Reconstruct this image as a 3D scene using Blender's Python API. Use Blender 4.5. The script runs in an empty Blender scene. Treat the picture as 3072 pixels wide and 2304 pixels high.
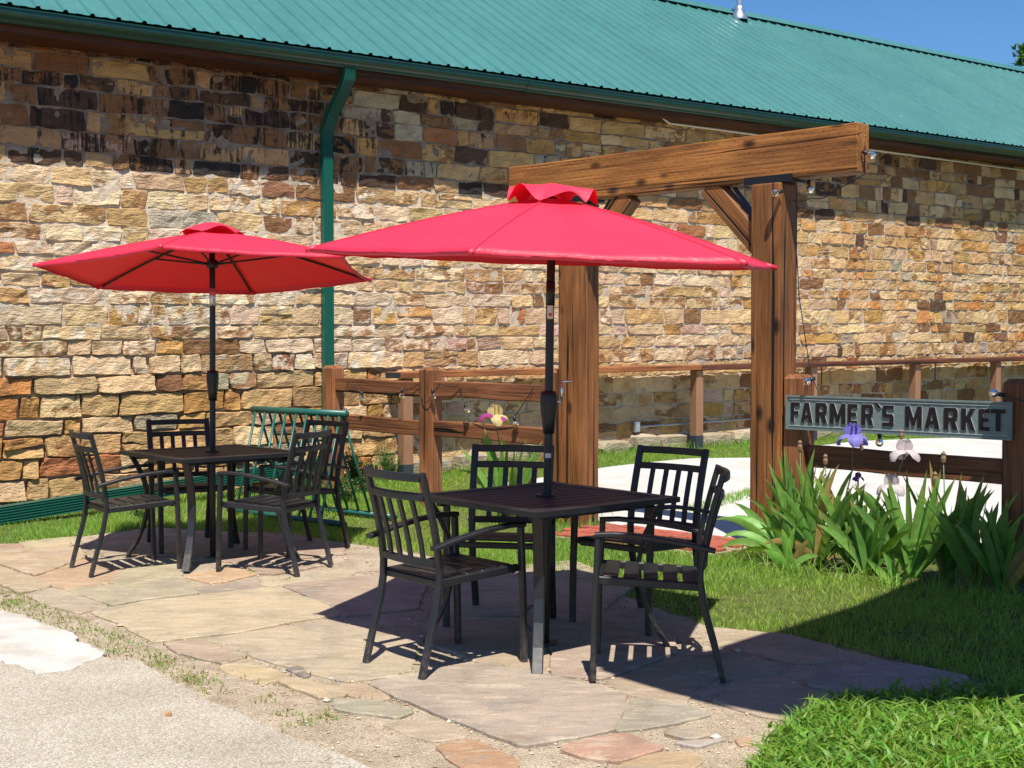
import bpy, bmesh, math, random
import numpy as np
from mathutils import Vector, Matrix, noise
from mathutils.geometry import tessellate_polygon
random.seed(7); RNG = np.random.default_rng(11)
S = bpy.context.scene; C = S.collection
pi = math.pi

# ------------------------------------------------------------------ camera, sky, sun, exposure
F_PX, PITCH, EYE, K = 3900.0, 0.031, 1.42, 3072/2212
cam = bpy.data.objects.new('camera', bpy.data.cameras.new('camera')); C.objects.link(cam)
cam.data.sensor_width = 36; cam.data.lens = 36*F_PX/3072
cam.data.clip_start = .05; cam.data.clip_end = 2000
cam.location = (0, 0, EYE); cam.rotation_euler = (pi/2-PITCH, 0, 0)
S.camera = cam
SUN = Vector((.06, -.5, 1.0)).normalized()            # towards the sun
w = bpy.data.worlds.new('World'); S.world = w; w.use_nodes = True
nt = w.node_tree; bg = nt.nodes['Background']
sky = nt.nodes.new('ShaderNodeTexSky'); sky.sky_type = 'NISHITA'; sky.sun_disc = False
sky.sun_elevation = math.asin(SUN.z); sky.sun_rotation = math.atan2(SUN.x, SUN.y)
sky.air_density = 1.15; sky.dust_density = 0.0; sky.ozone_density = 10.0; sky.altitude = 300
hs = nt.nodes.new('ShaderNodeHueSaturation'); hs.inputs['Saturation'].default_value = 1.12
nt.links.new(sky.outputs[0], hs.inputs['Color']); nt.links.new(hs.outputs[0], bg.inputs[0]); bg.inputs[1].default_value = .088
sl = bpy.data.lights.new('sun', 'SUN'); sl.energy = 5.0; sl.angle = math.radians(.5); sl.color = (1, .955, .88)
so = bpy.data.objects.new('sun', sl); C.objects.link(so)
so.rotation_euler = SUN.to_track_quat('Z', 'Y').to_euler(); so.location = (0, 0, 30)
S.render.engine = 'CYCLES'
S.view_settings.view_transform = 'Standard'; S.view_settings.look = 'None'
S.view_settings.gamma = 1; S.view_settings.use_curve_mapping = False
S.view_settings.exposure = .56

# ------------------------------------------------------------------ pixel -> place (photo seen 2212 px wide)
def ray(px, py):
    a = (px*K-1536)/F_PX; b = -(py*K-1152)/F_PX; c, s = math.cos(PITCH), math.sin(PITCH)
    return Vector((a, c+b*s, -s+b*c))
EYEV = Vector((0, 0, EYE))
def onz(px, py, z=0.0):
    d = ray(px, py); return EYEV + d*((z-EYE)/d.z)
def onplane(px, py, p0, n):
    d = ray(px, py); return EYEV + d*((Vector(p0)-EYEV).dot(n)/d.dot(n))
def atdepth(px, py, y):
    d = ray(px, py); return EYEV + d*(y/d.y)
# the stone building: wall frame (t along the wall, d in front of it)
W0 = Vector((-4.397, 11.16, 0)); AL = math.radians(53.43)
WD = Vector((math.sin(AL), math.cos(AL), 0)); WN = Vector((-math.cos(AL), math.sin(AL), 0))
ZS = .0105
def wp(t, d, z): return W0 + WD*t - WN*d + Vector((0, 0, z+ZS*t))
def onwall(px, py, d=0.0): return onplane(px, py, W0-WN*d, WN)
def wt(p): return (p-W0).dot(WD)
def sstep(a, b, x):
    x = np.clip((x-a)/(b-a), 0, 1); return x*x*(3-2*x)
def gz(x, y):
    t = (x-W0.x)*WD.x+(y-W0.y)*WD.y; d = -((x-W0.x)*WN.x+(y-W0.y)*WN.y)
    return .14*sstep(3, 7, t)*np.clip(1.15-d/6, 0, 1)*(d < 60)
def ong(px, py, lift=0.0):
    z = 0.0
    for _ in range(4):
        p = onz(px, py, z+lift); z = float(gz(p.x, p.y))
    return Vector((p.x, p.y, z))
# fence / pergola line
FP = Vector((1.80, 8.95, 0)); FD = Vector((.722, -.692, 0)).normalized(); FN = Vector((FD.y, -FD.x, 0))
if FN.y > 0: FN = -FN
UP = Vector((0, 0, 1))
def fence_s(px):                                         # distance along the fence line seen at column px
    k = (px*K-1536)/F_PX; return (k*FP.y-FP.x)/(FD.x-k*FD.y)
def fp(s, o=0.0, z=0.0): return FP+FD*s+FN*o+UP*z

# ------------------------------------------------------------------ objects
WM = {}
def tag(o, label=None, cat=None, group=None, kind=None):
    if label: o['label'] = label
    if cat: o['category'] = cat
    if group: o['group'] = group
    if kind: o['kind'] = kind
    return o
def root(name, loc, label, cat, group=None, rz=0.0):
    o = bpy.data.objects.new(name, None); C.objects.link(o)
    M = Matrix.Translation(loc) @ Matrix.Rotation(rz, 4, 'Z'); o.matrix_basis = M; WM[o] = M
    o.empty_display_size = .1
    return tag(o, label, cat, group)
def put(name, me, mat, parent=None, M=None):
    M = M or Matrix(); o = bpy.data.objects.new(name, me); C.objects.link(o)
    if mat and not me.materials: me.materials.append(mat)
    WM[o] = M
    if parent: o.parent = parent; o.matrix_basis = WM[parent].inverted() @ M
    else: o.matrix_basis = M
    return o
def copy_tree(o, parent=None):
    c = o.copy(); C.objects.link(c); c.parent = parent
    for ch in o.children: copy_tree(ch, c)
    return c
def frame(o, x, z=UP):
    x = Vector(x).normalized(); y = Vector(z).cross(x).normalized(); z = x.cross(y)
    M = Matrix((x, y, z)).transposed().to_4x4(); M.translation = o; return M
class MB:
    def __init__(s): s.v = []; s.f = []
    def add(s, vs, fs):
        n = len(s.v); s.v += [tuple(p) for p in vs]; s.f += [tuple(i+n for i in f) for f in fs]
    def box(s, c, d, R=None):
        c = Vector(c); vs = []
        for x in (-.5, .5):
            for y in (-.5, .5):
                for z in (-.5, .5):
                    p = Vector((x*d[0], y*d[1], z*d[2])); vs.append(c+((R @ p) if R else p))
        s.add(vs, [(0, 1, 3, 2), (4, 6, 7, 5), (0, 4, 5, 1), (2, 3, 7, 6), (0, 2, 6, 4), (1, 5, 7, 3)])
    def tube(s, pts, r, n=8, caps=True):
        pts = [Vector(p) for p in pts]; rs = r if isinstance(r, (list, tuple)) else [r]*len(pts)
        vs = []; fs = []; prev = None
        for i, p in enumerate(pts):
            tg = (pts[min(i+1, len(pts)-1)]-pts[max(i-1, 0)]).normalized()
            if prev is None:
                a = tg.orthogonal().normalized()
            else:
                a = (prev-tg*prev.dot(tg))
                a = a.normalized() if a.length > 1e-5 else tg.orthogonal().normalized()
            prev = a; b = tg.cross(a)
            for j in range(n):
                q = 2*pi*j/n; vs.append(p+(a*math.cos(q)+b*math.sin(q))*rs[i])
        for i in range(len(pts)-1):
            for j in range(n):
                k = (j+1) % n; fs.append((i*n+j, i*n+k, (i+1)*n+k, (i+1)*n+j))
        if caps: fs.append(tuple(reversed(range(n)))); fs.append(tuple((len(pts)-1)*n+j for j in range(n)))
        s.add(vs, fs)
    def bar(s, pts, wd, th, side):                        # rectangular section swept along pts; wd runs along 'side'
        pts = [Vector(p) for p in pts]; side = Vector(side).normalized(); vs = []; fs = []
        for i, p in enumerate(pts):
            tg = (pts[min(i+1, len(pts)-1)]-pts[max(i-1, 0)]).normalized()
            sd = (side-tg*side.dot(tg)).normalized(); nn = tg.cross(sd)
            a, b = sd*wd/2, nn*th/2
            e = min(wd, th)*.22
            a1, b1 = sd*(wd/2-e), nn*(th/2-e)
            vs += [p-a-b1, p-a1-b, p+a1-b, p+a-b1, p+a+b1, p+a1+b, p-a1+b, p-a+b1]
        n = 8
        for i in range(len(pts)-1):
            for j in range(n):
                k = (j+1) % n; fs.append((i*n+j, i*n+k, (i+1)*n+k, (i+1)*n+j))
        fs.append(tuple(reversed(range(n)))); fs.append(tuple((len(pts)-1)*n+j for j in range(n)))
        s.add(vs, fs)
    def lathe(s, o, prof, n=20):
        o = Vector(o); vs = []; fs = []
        for r, z in prof:
            for j in range(n): vs.append(o+Vector((r*math.cos(2*pi*j/n), r*math.sin(2*pi*j/n), z)))
        for i in range(len(prof)-1):
            for j in range(n):
                k = (j+1) % n; fs.append((i*n+j, i*n+k, (i+1)*n+k, (i+1)*n+j))
        s.add(vs, fs)
    def mesh(s, name='m', smooth=False):
        me = bpy.data.meshes.new(name); me.from_pydata(s.v, [], s.f); me.update()
        if smooth: me.polygons.foreach_set('use_smooth', [True]*len(me.polygons))
        return me
    def build(s, name, mat, parent=None, M=None, smooth=False): return put(name, s.mesh(name, smooth), mat, parent, M)
def boxmesh(d, bev=.004, seg=1, taper=None, sub=0, rough=0.0, seed=0):
    bm = bmesh.new(); bmesh.ops.create_cube(bm, size=1)
    for v in bm.verts: v.co = Vector((v.co.x*d[0], v.co.y*d[1], v.co.z*d[2]))
    if bev: bmesh.ops.bevel(bm, geom=bm.edges[:], offset=bev, segments=seg, affect='EDGES', profile=.6)
    if sub:
        long = [e for e in bm.edges if abs(e.verts[0].co.x-e.verts[1].co.x) > d[0]*.6]
        bmesh.ops.subdivide_edges(bm, edges=long, cuts=sub, use_grid_fill=True)
        for v in bm.verts:
            q = Vector((v.co.x*2.2+seed*3.7, v.co.y*6, v.co.z*6))
            o = noise.noise_vector(q)*rough; v.co += Vector((0, o.y, o.z))
    me = bpy.data.meshes.new('b'); bm.to_mesh(me); bm.free(); return me
def attr(me, name, cols):
    a = me.attributes.new(name, 'FLOAT_COLOR', 'POINT'); a.data.foreach_set('color', np.asarray(cols, 'f').ravel())
def pip(P, poly):
    x, y = P[:, 0], P[:, 1]; ins = np.zeros(len(P), bool); n = len(poly)
    for i in range(n):
        x1, y1 = poly[i][0], poly[i][1]; x2, y2 = poly[(i+1) % n][0], poly[(i+1) % n][1]
        if y1 == y2: continue
        c = ((y1 > y) != (y2 > y)) & (x < (x2-x1)*(y-y1)/(y2-y1)+x1); ins ^= c
    return ins
_ph = RNG.uniform(0, 6.28, (12, 2)); _fr = RNG.normal(0, 1, (12, 2))
def nz(x, y, sc):                                        # cheap smooth noise, about -1..1
    v = 0
    for i in range(12): v = v+np.sin((x*_fr[i, 0]+y*_fr[i, 1])*sc+_ph[i, 0])
    return v/4.0

# ------------------------------------------------------------------ materials
class Mat:
    def __init__(s, name, base=(.5, .5, .5), rough=.6, metal=0.0, spec=.5):
        s.m = bpy.data.materials.new(name); s.m.use_nodes = True; s.t = s.m.node_tree
        s.b = s.t.nodes['Principled BSDF']
        s.b.inputs['Base Color'].default_value = (*base, 1); s.b.inputs['Roughness'].default_value = rough
        s.b.inputs['Metallic'].default_value = metal; s.b.inputs['Specular IOR Level'].default_value = spec
        s.bump_prev = None
    def n(s, typ, **kw):
        nd = s.t.nodes.new('ShaderNode'+typ)
        for k, v in kw.items():
            if hasattr(nd, k): setattr(nd, k, v)
        return nd
    def l(s, a, b): s.t.links.new(a, b)
    def coord(s, scale=(1, 1, 1), kind='pos', loc=(0, 0, 0)):
        mp = s.n('Mapping'); mp.inputs['Scale'].default_value = scale; mp.inputs['Location'].default_value = loc
        if kind == 'pos': g = s.n('NewGeometry'); s.l(g.outputs['Position'], mp.inputs[0])
        else: g = s.n('TexCoord'); s.l(g.outputs['Object'], mp.inputs[0])
        return mp.outputs[0]
    def noise(s, co, sc=5.0, det=4.0, rough=.55, dist=0.0):
        x = s.n('TexNoise'); s.l(co, x.inputs['Vector'])
        x.inputs['Scale'].default_value = sc; x.inputs['Detail'].default_value = det
        x.inputs['Roughness'].default_value = rough; x.inputs['Distortion'].default_value = dist
        return x.outputs['Fac']
    def ramp(s, fac, stops, interp='LINEAR'):
        r = s.n('ValToRGB'); e = r.color_ramp; e.interpolation = interp
        while len(e.elements) < len(stops): e.elements.new(.5)
        for el, (p, c) in zip(e.elements, stops):
            el.position = p; el.color = (*c, 1) if isinstance(c, (tuple, list)) else (c, c, c, 1)
        s.l(fac, r.inputs[0]); return r.outputs[0]
    def mix(s, fac, a, b, typ='MIX'):
        m = s.n('Mix'); m.data_type = 'RGBA'; m.blend_type = typ
        for i, x in ((0, fac), (6, a), (7, b)):
            if isinstance(x, (int, float)): m.inputs[i].default_value = x
            elif isinstance(x, tuple): m.inputs[i].default_value = (*x, 1)
            else: s.l(x, m.inputs[i])
        return m.outputs[2]
    def math(s, op, a, b=0.0, c=0.0):
        m = s.n('Math'); m.operation = op
        for i, x in enumerate((a, b, c)):
            if isinstance(x, (int, float)): m.inputs[i].default_value = x
            else: s.l(x, m.inputs[i])
        return m.outputs[0]
    def attr(s, name):
        a = s.n('Attribute'); a.attribute_name = name; return a
    def color(s, c): s.l(c, s.b.inputs['Base Color']); return s
    def rough(s, c): s.l(c, s.b.inputs['Roughness']); return s
    def bump(s, h, dist=.01, strength=1.0):
        b = s.n('Bump'); b.inputs['Distance'].default_value = dist; b.inputs['Strength'].default_value = strength
        s.l(h, b.inputs['Height'])
        if s.bump_prev: s.l(s.bump_prev, b.inputs['Normal'])
        s.bump_prev = b.outputs[0]; s.l(b.outputs[0], s.b.inputs['Normal']); return s
    def translucent(s, col, fac=.4):
        tr = s.n('BsdfTranslucent'); mx = s.n('MixShader'); mx.inputs[0].default_value = fac
        if isinstance(col, tuple): tr.inputs[0].default_value = (*col, 1)
        else: s.l(col, tr.inputs[0])
        out = s.t.nodes['Material Output']
        s.l(s.b.outputs[0], mx.inputs[1]); s.l(tr.outputs[0], mx.inputs[2]); s.l(mx.outputs[0], out.inputs[0]); return s

# stone
m = Mat('sandstone', rough=.92, spec=.2); MSTONE = m.m
col = m.attr('col').outputs['Color']; msk = m.n('SeparateColor'); m.l(m.attr('mask').outputs['Color'], msk.inputs[0])
p1 = m.coord()
v = m.noise(p1, 5, 6, .6); c1 = m.mix(1.0, col, m.ramp(v, [(.25, (.70, .62, .54)), (.5, (1, 1, 1)), (.75, (1.18, 1.16, 1.1))]), 'MULTIPLY')
v2 = m.noise(m.coord((1, 1, 1.5)), 7, 6, .6); c1 = m.mix(m.math('MULTIPLY', m.ramp(v2, [(.50, 0.0), (.555, .85)]), msk.outputs[2]), c1, (.27, .125, .05))
fine = m.noise(p1, 95, 4, .6); c1 = m.mix(.35, c1, m.ramp(fine, [(.3, (.45, .4, .36)), (.7, (1.35, 1.32, 1.25))]), 'MULTIPLY')
wv = m.math('ADD', m.noise(p1, 9, 8, .65), m.math('MULTIPLY', msk.outputs[0], .5))
c1 = m.mix(m.ramp(wv, [(.76, 0.0), (.86, .85)]), c1, (.66, .56, .425))
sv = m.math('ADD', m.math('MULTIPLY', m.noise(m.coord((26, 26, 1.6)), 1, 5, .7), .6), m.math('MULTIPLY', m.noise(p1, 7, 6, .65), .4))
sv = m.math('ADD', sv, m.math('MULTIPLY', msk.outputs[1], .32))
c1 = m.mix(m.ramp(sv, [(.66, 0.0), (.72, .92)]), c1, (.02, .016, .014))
m.color(c1)
rip = m.noise(m.coord((17, 17, 52)), 1, 2, .5, .6)
m.bump(rip, .017, .9); m.bump(m.noise(m.coord((1, 1, 1.6)), 42, 6, .65), .008, .9); m.bump(fine, .003, .8)
# mortar
m = Mat('lime_mortar', rough=.95, spec=.15); MMORT = m.m
msk = m.n('SeparateColor'); m.l(m.attr('mask').outputs['Color'], msk.inputs[0])
v = m.noise(m.coord(), 14, 7, .6)
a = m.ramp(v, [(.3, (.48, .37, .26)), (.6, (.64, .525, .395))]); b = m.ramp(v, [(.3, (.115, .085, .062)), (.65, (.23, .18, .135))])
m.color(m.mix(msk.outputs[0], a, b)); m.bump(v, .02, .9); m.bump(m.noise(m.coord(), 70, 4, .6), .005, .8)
# painted metals
m = Mat('green_roof_paint', rough=.33, spec=.6); MROOF = m.m
v = m.noise(m.coord(), 1.1, 4, .5); m.color(m.ramp(v, [(.3, (.045, .160, .148)), (.7, (.056, .186, .168))]))
m.rough(m.ramp(m.noise(m.coord(), 6, 4), [(.3, .38), (.7, .48)]))
vr = m.n('TexVoronoi'); m.l(m.coord(), vr.inputs['Vector']); vr.inputs['Scale'].default_value = 1.5; rc = m.b.inputs['Base Color'].links[0].from_socket
stk = m.ramp(m.noise(m.coord((3, 3, .4)), 3, 4, .6), [(.3, (.9, .92, .92)), (.7, (1.07, 1.05, 1.05))]); rc = m.mix(1.0, rc, stk, 'MULTIPLY')
m.color(m.mix(m.ramp(vr.outputs['Distance'], [(.016, .7), (.022, 0.0)]), rc, (.6, .62, .6)))   # droppings
m.bump(m.noise(m.coord(), 2.2, 2), .006, .25)
m = Mat('green_gutter_paint', (.008, .085, .06), .28, 0, .6); MGUT = m.m
m.color(m.ramp(m.noise(m.coord(), 9, 5), [(.3, (.003, .032, .022)), (.75, (.005, .046, .032))]))
MDOWN = Mat('green_downspout_paint', (.009, .10, .072), .35, 0, .5).m
MRACK = Mat('green_enamel', (.012, .1, .075), .4, 0, .5).m
m = Mat('black_powder_coat', (.012, .0125, .014), .42, 0, .5); MBLK = m.m
v = m.noise(m.coord(), 60, 5, .7); bc = m.ramp(v, [(.35, (.0075, .0085, .0105)), (.8, (.015, .0165, .0195))])
zz = m.n('SeparateXYZ'); gg = m.n('NewGeometry'); m.l(gg.outputs['Position'], zz.inputs[0])
du = m.math('MULTIPLY', m.ramp(zz.outputs[2], [(.03, .9), (.20, 0.0)]), m.ramp(m.noise(m.coord(), 45, 5, .7), [(.4, 0.0), (.62, .5)])); m.color(m.mix(du, bc, (.17, .14, .105)))
m.rough(m.ramp(m.noise(m.coord(), 12, 4), [(.3, .40), (.7, .52)])); m.bump(m.noise(m.coord(), 400, 2), .0008, .3)
m = Mat('dusty_black_slat', (.014, .012, .016), .55, 0, .3); MSLAT = m.m
v = m.noise(m.coord(), 25, 6, .65); m.color(m.ramp(v, [(.35, (.008, .0065, .009)), (.8, (.016, .0135, .017))]))
m = Mat('red_canvas', (.74, .018, .06), .52, 0, .9); MRED = m.m
tc = m.coord(kind='obj'); v = m.noise(tc, 3.0, 4); cc = m.ramp(v, [(.3, (.78, .018, .058)), (.7, (.84, .026, .074))])
m.color(cc); m.bump(m.noise(tc, 4, 4, .6, 1.5), .03, .35); m.bump(m.noise(tc, 420, 2), .0006, .4); m.translucent((.5, .001, .0015), .2)
MGALV = Mat('galvanised_steel', (.55, .58, .62), .32, .85, .5).m
MCHROME = Mat('bright_steel', (.75, .76, .78), .2, .9, .5).m
MWHITE = Mat('white_pvc', (.68, .66, .62), .5, 0, .4).m
MGREYPIPE = Mat('grey_conduit', (.42, .44, .46), .4, .5, .5).m
MDARKEND = Mat('dark_post_shoe', (.035, .045, .055), .7, 0, .3).m
MSTEEL = Mat('black_steel_plate', (.012, .014, .017), .45, .3, .5).m
MSTICK = Mat('printed_sticker', (.6, .6, .6), .4).m
MSTICKR = Mat('red_print', (.5, .02, .03), .4).m
# wood (local X along the grain)
def wood(name, c0, c1, c2, inc=False, knots=True, rough=.62, crack=.5):
    m = Mat(name, rough=rough, spec=.35)
    oi = m.n('ObjectInfo'); off = m.n('VectorMath'); off.operation = 'SCALE'
    cx = m.n('CombineXYZ'); m.l(oi.outputs['Random'], cx.inputs[0]); m.l(oi.outputs['Random'], cx.inputs[1]); m.l(oi.outputs['Random'], cx.inputs[2])
    m.l(cx.outputs[0], off.inputs[0]); off.inputs['Scale'].default_value = 37.0
    tc = m.n('TexCoord'); ad = m.n('VectorMath'); ad.operation = 'ADD'
    m.l(tc.outputs['Object'], ad.inputs[0]); m.l(off.outputs[0], ad.inputs[1])
    def mp(s):
        k = m.n('Mapping'); k.inputs['Scale'].default_value = s; m.l(ad.outputs[0], k.inputs[0]); return k.outputs[0]
    big = m.noise(mp((.8, 3, 3)), 1.6, 3, .5)
    g = m.noise(mp((1.1, 17, 17)), 1.5, 7, .62, 1.1)
    c = m.ramp(g, [(.28, c0), (.48, c1), (.72, c2)])
    c = m.mix(1.0, c, m.ramp(big, [(.3, (.58, .54, .5)), (.7, (1.22, 1.18, 1.12))]), 'MULTIPLY')
    lines = m.noise(mp((.55, 42, 42)), 1.4, 5, .6, .5)
    lf = m.ramp(lines, [(.34, .85), (.45, 0.0)]); c = m.mix(lf, c, tuple(x*.22 for x in c0))
    h = lines
    if knots:
        vo = m.n('TexVoronoi'); m.l(mp((2.6, 5.2, 5.2)), vo.inputs['Vector']); vo.inputs['Scale'].default_value = 1.05
        kf = m.ramp(vo.outputs['Distance'], [(.07, 1.0), (.15, .55), (.2, 0.0)]); c = m.mix(kf, c, tuple(x*.16 for x in c0))
    cr = m.noise(mp((.3, 15, 15)), 1.2, 2, .5, .35); cf = m.ramp(cr, [(.335, crack*1.5), (.355, 0.0)])
    c = m.mix(m.math('MINIMUM', cf, 1.0), c, (.012, .007, .005))
    if inc:
        sp = m.n('SeparateXYZ'); m.l(tc.outputs['Object'], sp.inputs[0])
        row = m.math('MULTIPLY', sp.outputs[2], 34.0); ri = m.math('FLOOR', row)
        fx = m.math('FRACT', m.math('ADD', m.math('MULTIPLY', sp.outputs[0], 13.0), m.math('MULTIPLY', ri, .5)))
        fz = m.math('FRACT', row)
        mk = m.math('MULTIPLY', m.math('LESS_THAN', m.math('ADD', fx, m.math('MULTIPLY', m.noise(mp((9, 30, 30)), 1.5, 2), .2)), .30), m.math('LESS_THAN', m.math('ABSOLUTE', m.math('SUBTRACT', fz, .5)), .10))
        c = m.mix(m.math('MULTIPLY', mk, m.ramp(m.noise(mp((4, 9, 9)), 1.3, 3), [(.35, .25), (.65, .85)])), c, (.018, .008, .005))
    m.color(c); m.bump(lines, .006, .7); m.bump(g, .004, .6); m.bump(m.ramp(cr, [(.32, 0.0), (.37, 1.0)]), .012, .8)
    return m.m
MBEAM = wood('orange_stained_beam', (.21, .075, .017), (.36, .145, .036), (.47, .215, .06), inc=True, crack=.4)
MPOST = wood('brown_stained_post', (.13, .047, .013), (.25, .098, .028), (.35, .152, .05), crack=.7)
MFENCE = wood('reddish_fence_timber', (.15, .055, .02), (.27, .105, .04), (.36, .155, .065), knots=False)
MRAILW = wood('rough_fence_rail', (.11, .04, .018), (.21, .08, .034), (.29, .12, .055), knots=False, crack=.7)
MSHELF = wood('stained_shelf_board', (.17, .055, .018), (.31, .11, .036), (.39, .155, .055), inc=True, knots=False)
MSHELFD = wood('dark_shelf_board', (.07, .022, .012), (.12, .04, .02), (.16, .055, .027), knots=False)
m = Mat('painted_tan_post', (.30, .155, .085), .6, 0, .3); MTAN = m.m
m.color(m.ramp(m.noise(m.coord((3, 3, .6)), 8, 4), [(.3, (.27, .135, .073)), (.7, (.33, .172, .095))]))
MSOFF = wood('brown_fascia_board', (.045, .014, .006), (.075, .024, .01), (.10, .033, .014), knots=False)
# ground
m = Mat('ground_soil', rough=.95, spec=.15); MGROUND = m.m
g = m.attr('mask'); sp = m.n('SeparateColor'); m.l(g.outputs['Color'], sp.inputs[0])
v = m.noise(m.coord(), 9, 8, .65); f = m.noise(m.coord(), 130, 3, .7)
sand = m.ramp(v, [(.3, (.30, .22, .14)), (.7, (.48, .38, .265))])
soil = m.ramp(v, [(.3, (.07, .085, .024)), (.7, (.14, .15, .05))])
c = m.mix(sp.outputs[0], sand, soil); c = m.mix(.7, c, m.ramp(f, [(.3, (.45, .42, .38)), (.7, (1.5, 1.45, 1.38))]), 'MULTIPLY')
m.color(c); m.bump(v, .03, .6); m.bump(f, .006, 1)
m = Mat('sand_and_grit', rough=.95, spec=.2); MSAND = m.m
v = m.noise(m.coord(), 5, 6, .65); f = m.noise(m.coord(), 150, 3, .75); vo = m.n('TexVoronoi'); m.l(m.coord(), vo.inputs['Vector']); vo.inputs['Scale'].default_value = 130
c = m.ramp(v, [(.3, (.32, .255, .18)), (.55, (.48, .40, .30)), (.75, (.56, .48, .37))])
c = m.mix(.75, c, m.ramp(f, [(.32, (.4, .36, .32)), (.68, (1.6, 1.55, 1.45))]), 'MULTIPLY')
m.color(c); m.bump(v, .02, .6); m.bump(vo.outputs['Distance'], .008, 1); m.bump(f, .004, .8)
m = Mat('flagstone', rough=.8, spec=.3); MFLAG = m.m
col = m.attr('col').outputs['Color']; v = m.noise(m.coord(), 3.2, 7, .6, .6)
c = m.mix(1.0, col, m.ramp(v, [(.28, (.74, .73, .71)), (.5, (1, 1, 1)), (.72, (1.18, 1.16, 1.12))]), 'MULTIPLY')
lay = m.noise(m.coord((1, 2.6, 1)), 5.5, 9, .68, .8)
c = m.mix(m.ramp(lay, [(.54, 0.0), (.60, .55)]), c, (.50, .42, .31)); c = m.mix(m.ramp(lay, [(.36, .45), (.41, 0.0)]), c, (.235, .20, .165))
st = m.noise(m.coord((1, 1.6, 1)), 2.1, 5, .55, 1.2); c = m.mix(m.ramp(st, [(.62, 0.0), (.72, .4)]), c, (.42, .25, .13))
sg = m.noise(m.coord((1.3, 1, 1)), 3.1, 8, .68, .7); c = m.mix(m.ramp(sg, [(.55, 0.0), (.64, .5)]), c, (.26, .235, .20))
f = m.noise(m.coord(), 110, 4, .7); c = m.mix(.5, c, m.ramp(f, [(.3, (.55, .53, .5)), (.7, (1.35, 1.33, 1.3))]), 'MULTIPLY')
ck = m.n('TexVoronoi'); ck.feature = 'DISTANCE_TO_EDGE'; m.l(m.coord(), ck.inputs['Vector']); ck.inputs['Scale'].default_value = 1.3
m.color(c); m.bump(lay, .02, .9); m.bump(v, .015, .5); m.bump(f, .002, .7)
m = Mat('exposed_aggregate_concrete', rough=.9, spec=.2); MAGG = m.m
vo = m.n('TexVoronoi'); m.l(m.coord(), vo.inputs['Vector']); vo.inputs['Scale'].default_value = 120
v = m.noise(m.coord(), 1.6, 5, .6)
pc = m.ramp(vo.outputs['Color'], [(.1, (.36, .31, .23)), (.45, (.49, .435, .345)), (.8, (.60, .55, .465))])
c = m.mix(m.ramp(vo.outputs['Distance'], [(.45, 0.0), (.7, .6)]), pc, (.31, .27, .21))
c = m.mix(1.0, c, m.ramp(v, [(.3, (.86, .83, .78)), (.7, (1.12, 1.12, 1.1))]), 'MULTIPLY')
cr = m.noise(m.coord(), 1.1, 6, .6); crf = m.ramp(m.math('ABSOLUTE', m.math('SUBTRACT', cr, .47)), [(.0, .8), (.004, 0.0)])
c = m.mix(m.math('MULTIPLY', crf, m.ramp(m.noise(m.coord(), .9, 2), [(.5, 0.0), (.6, 1.0)])), c, (.12, .10, .08))
m.color(c); m.bump(vo.outputs['Distance'], .008, .9); m.bump(m.noise(m.coord(), 160, 3), .003, .8)
m = Mat('pale_concrete', (.66, .64, .60), .85, 0, .25); MCONC = m.m
v = m.noise(m.coord(), 2.0, 7, .6); m.color(m.ramp(v, [(.3, (.43, .405, .365)), (.7, (.54, .52, .485))])); m.bump(m.noise(m.coord(), 90, 4, .7), .002, .6)
m = Mat('white_cement_patch', rough=.9, spec=.2); MPATCH = m.m
v = m.noise(m.coord(), 4, 8, .65); m.color(m.ramp(v, [(.3, (.36, .315, .245)), (.5, (.50, .465, .41)), (.75, (.57, .545, .505))])); m.bump(v, .01, .6); m.bump(m.noise(m.coord(), 110, 3, .7), .005, .8)
m = Mat('red_paving_brick', rough=.85, spec=.25); MBRICK = m.m
oi = m.n('ObjectInfo'); v = m.noise(m.coord(), 22, 6, .6)
c = m.mix(1.0, m.ramp(oi.outputs['Random'], [(0, (.30, .075, .045)), (.5, (.38, .10, .06)), (1, (.27, .085, .06))]), m.ramp(v, [(.3, (.7, .7, .7)), (.7, (1.25, 1.2, 1.2))]), 'MULTIPLY')
m.color(c); m.bump(v, .005, .7)
# plants
def leafmat(name, c0, c1, tr, rough=.5, fac=.35):
    m = Mat(name, rough=rough, spec=.35); a = m.attr('col')
    v = m.noise(m.coord(), 18, 3)
    c = m.mix(1.0, m.ramp(v, [(.3, c0), (.7, c1)]), a.outputs['Color'], 'MULTIPLY')
    m.color(c); m.translucent(m.mix(1.0, c, tr, 'MULTIPLY'), fac); return m.m
MGRASS = leafmat('grass_blades', (.165, .31, .042), (.25, .41, .062), (1.5, 1.5, .7), .5, .4)
MWEED = leafmat('weed_leaves', (.14, .26, .034), (.21, .36, .055), (1.5, 1.5, .7), .45, .4)
MIRIS = leafmat('iris_leaf', (.115, .25, .045), (.19, .36, .065), (1.6, 1.5, .6), .46, .32)
MSHRUB = leafmat('shrub_leaf', (.045, .12, .022), (.085, .18, .032), (1.5, 1.5, .7), .5, .35)
MTREE = leafmat('tree_leaf', (.045, .115, .018), (.09, .18, .03), (1.6, 1.6, .7), .5, .4)
MSTEM = Mat('green_stem', (.09, .15, .05), .6).m
MDRY = Mat('withered_bloom', (.22, .14, .08), .9).m
def petal(name, c, c2, fac=.45):
    m = Mat(name, rough=.6, spec=.2); v = m.noise(m.coord(), 60, 4); cc = m.ramp(v, [(.3, c), (.7, c2)]); m.color(cc); m.translucent(cc, fac); return m.m
MPURP = petal('lavender_petal', (.24, .20, .62), (.36, .32, .74)); MPURPD = petal('deep_purple_petal', (.12, .05, .42), (.20, .10, .55))
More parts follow.
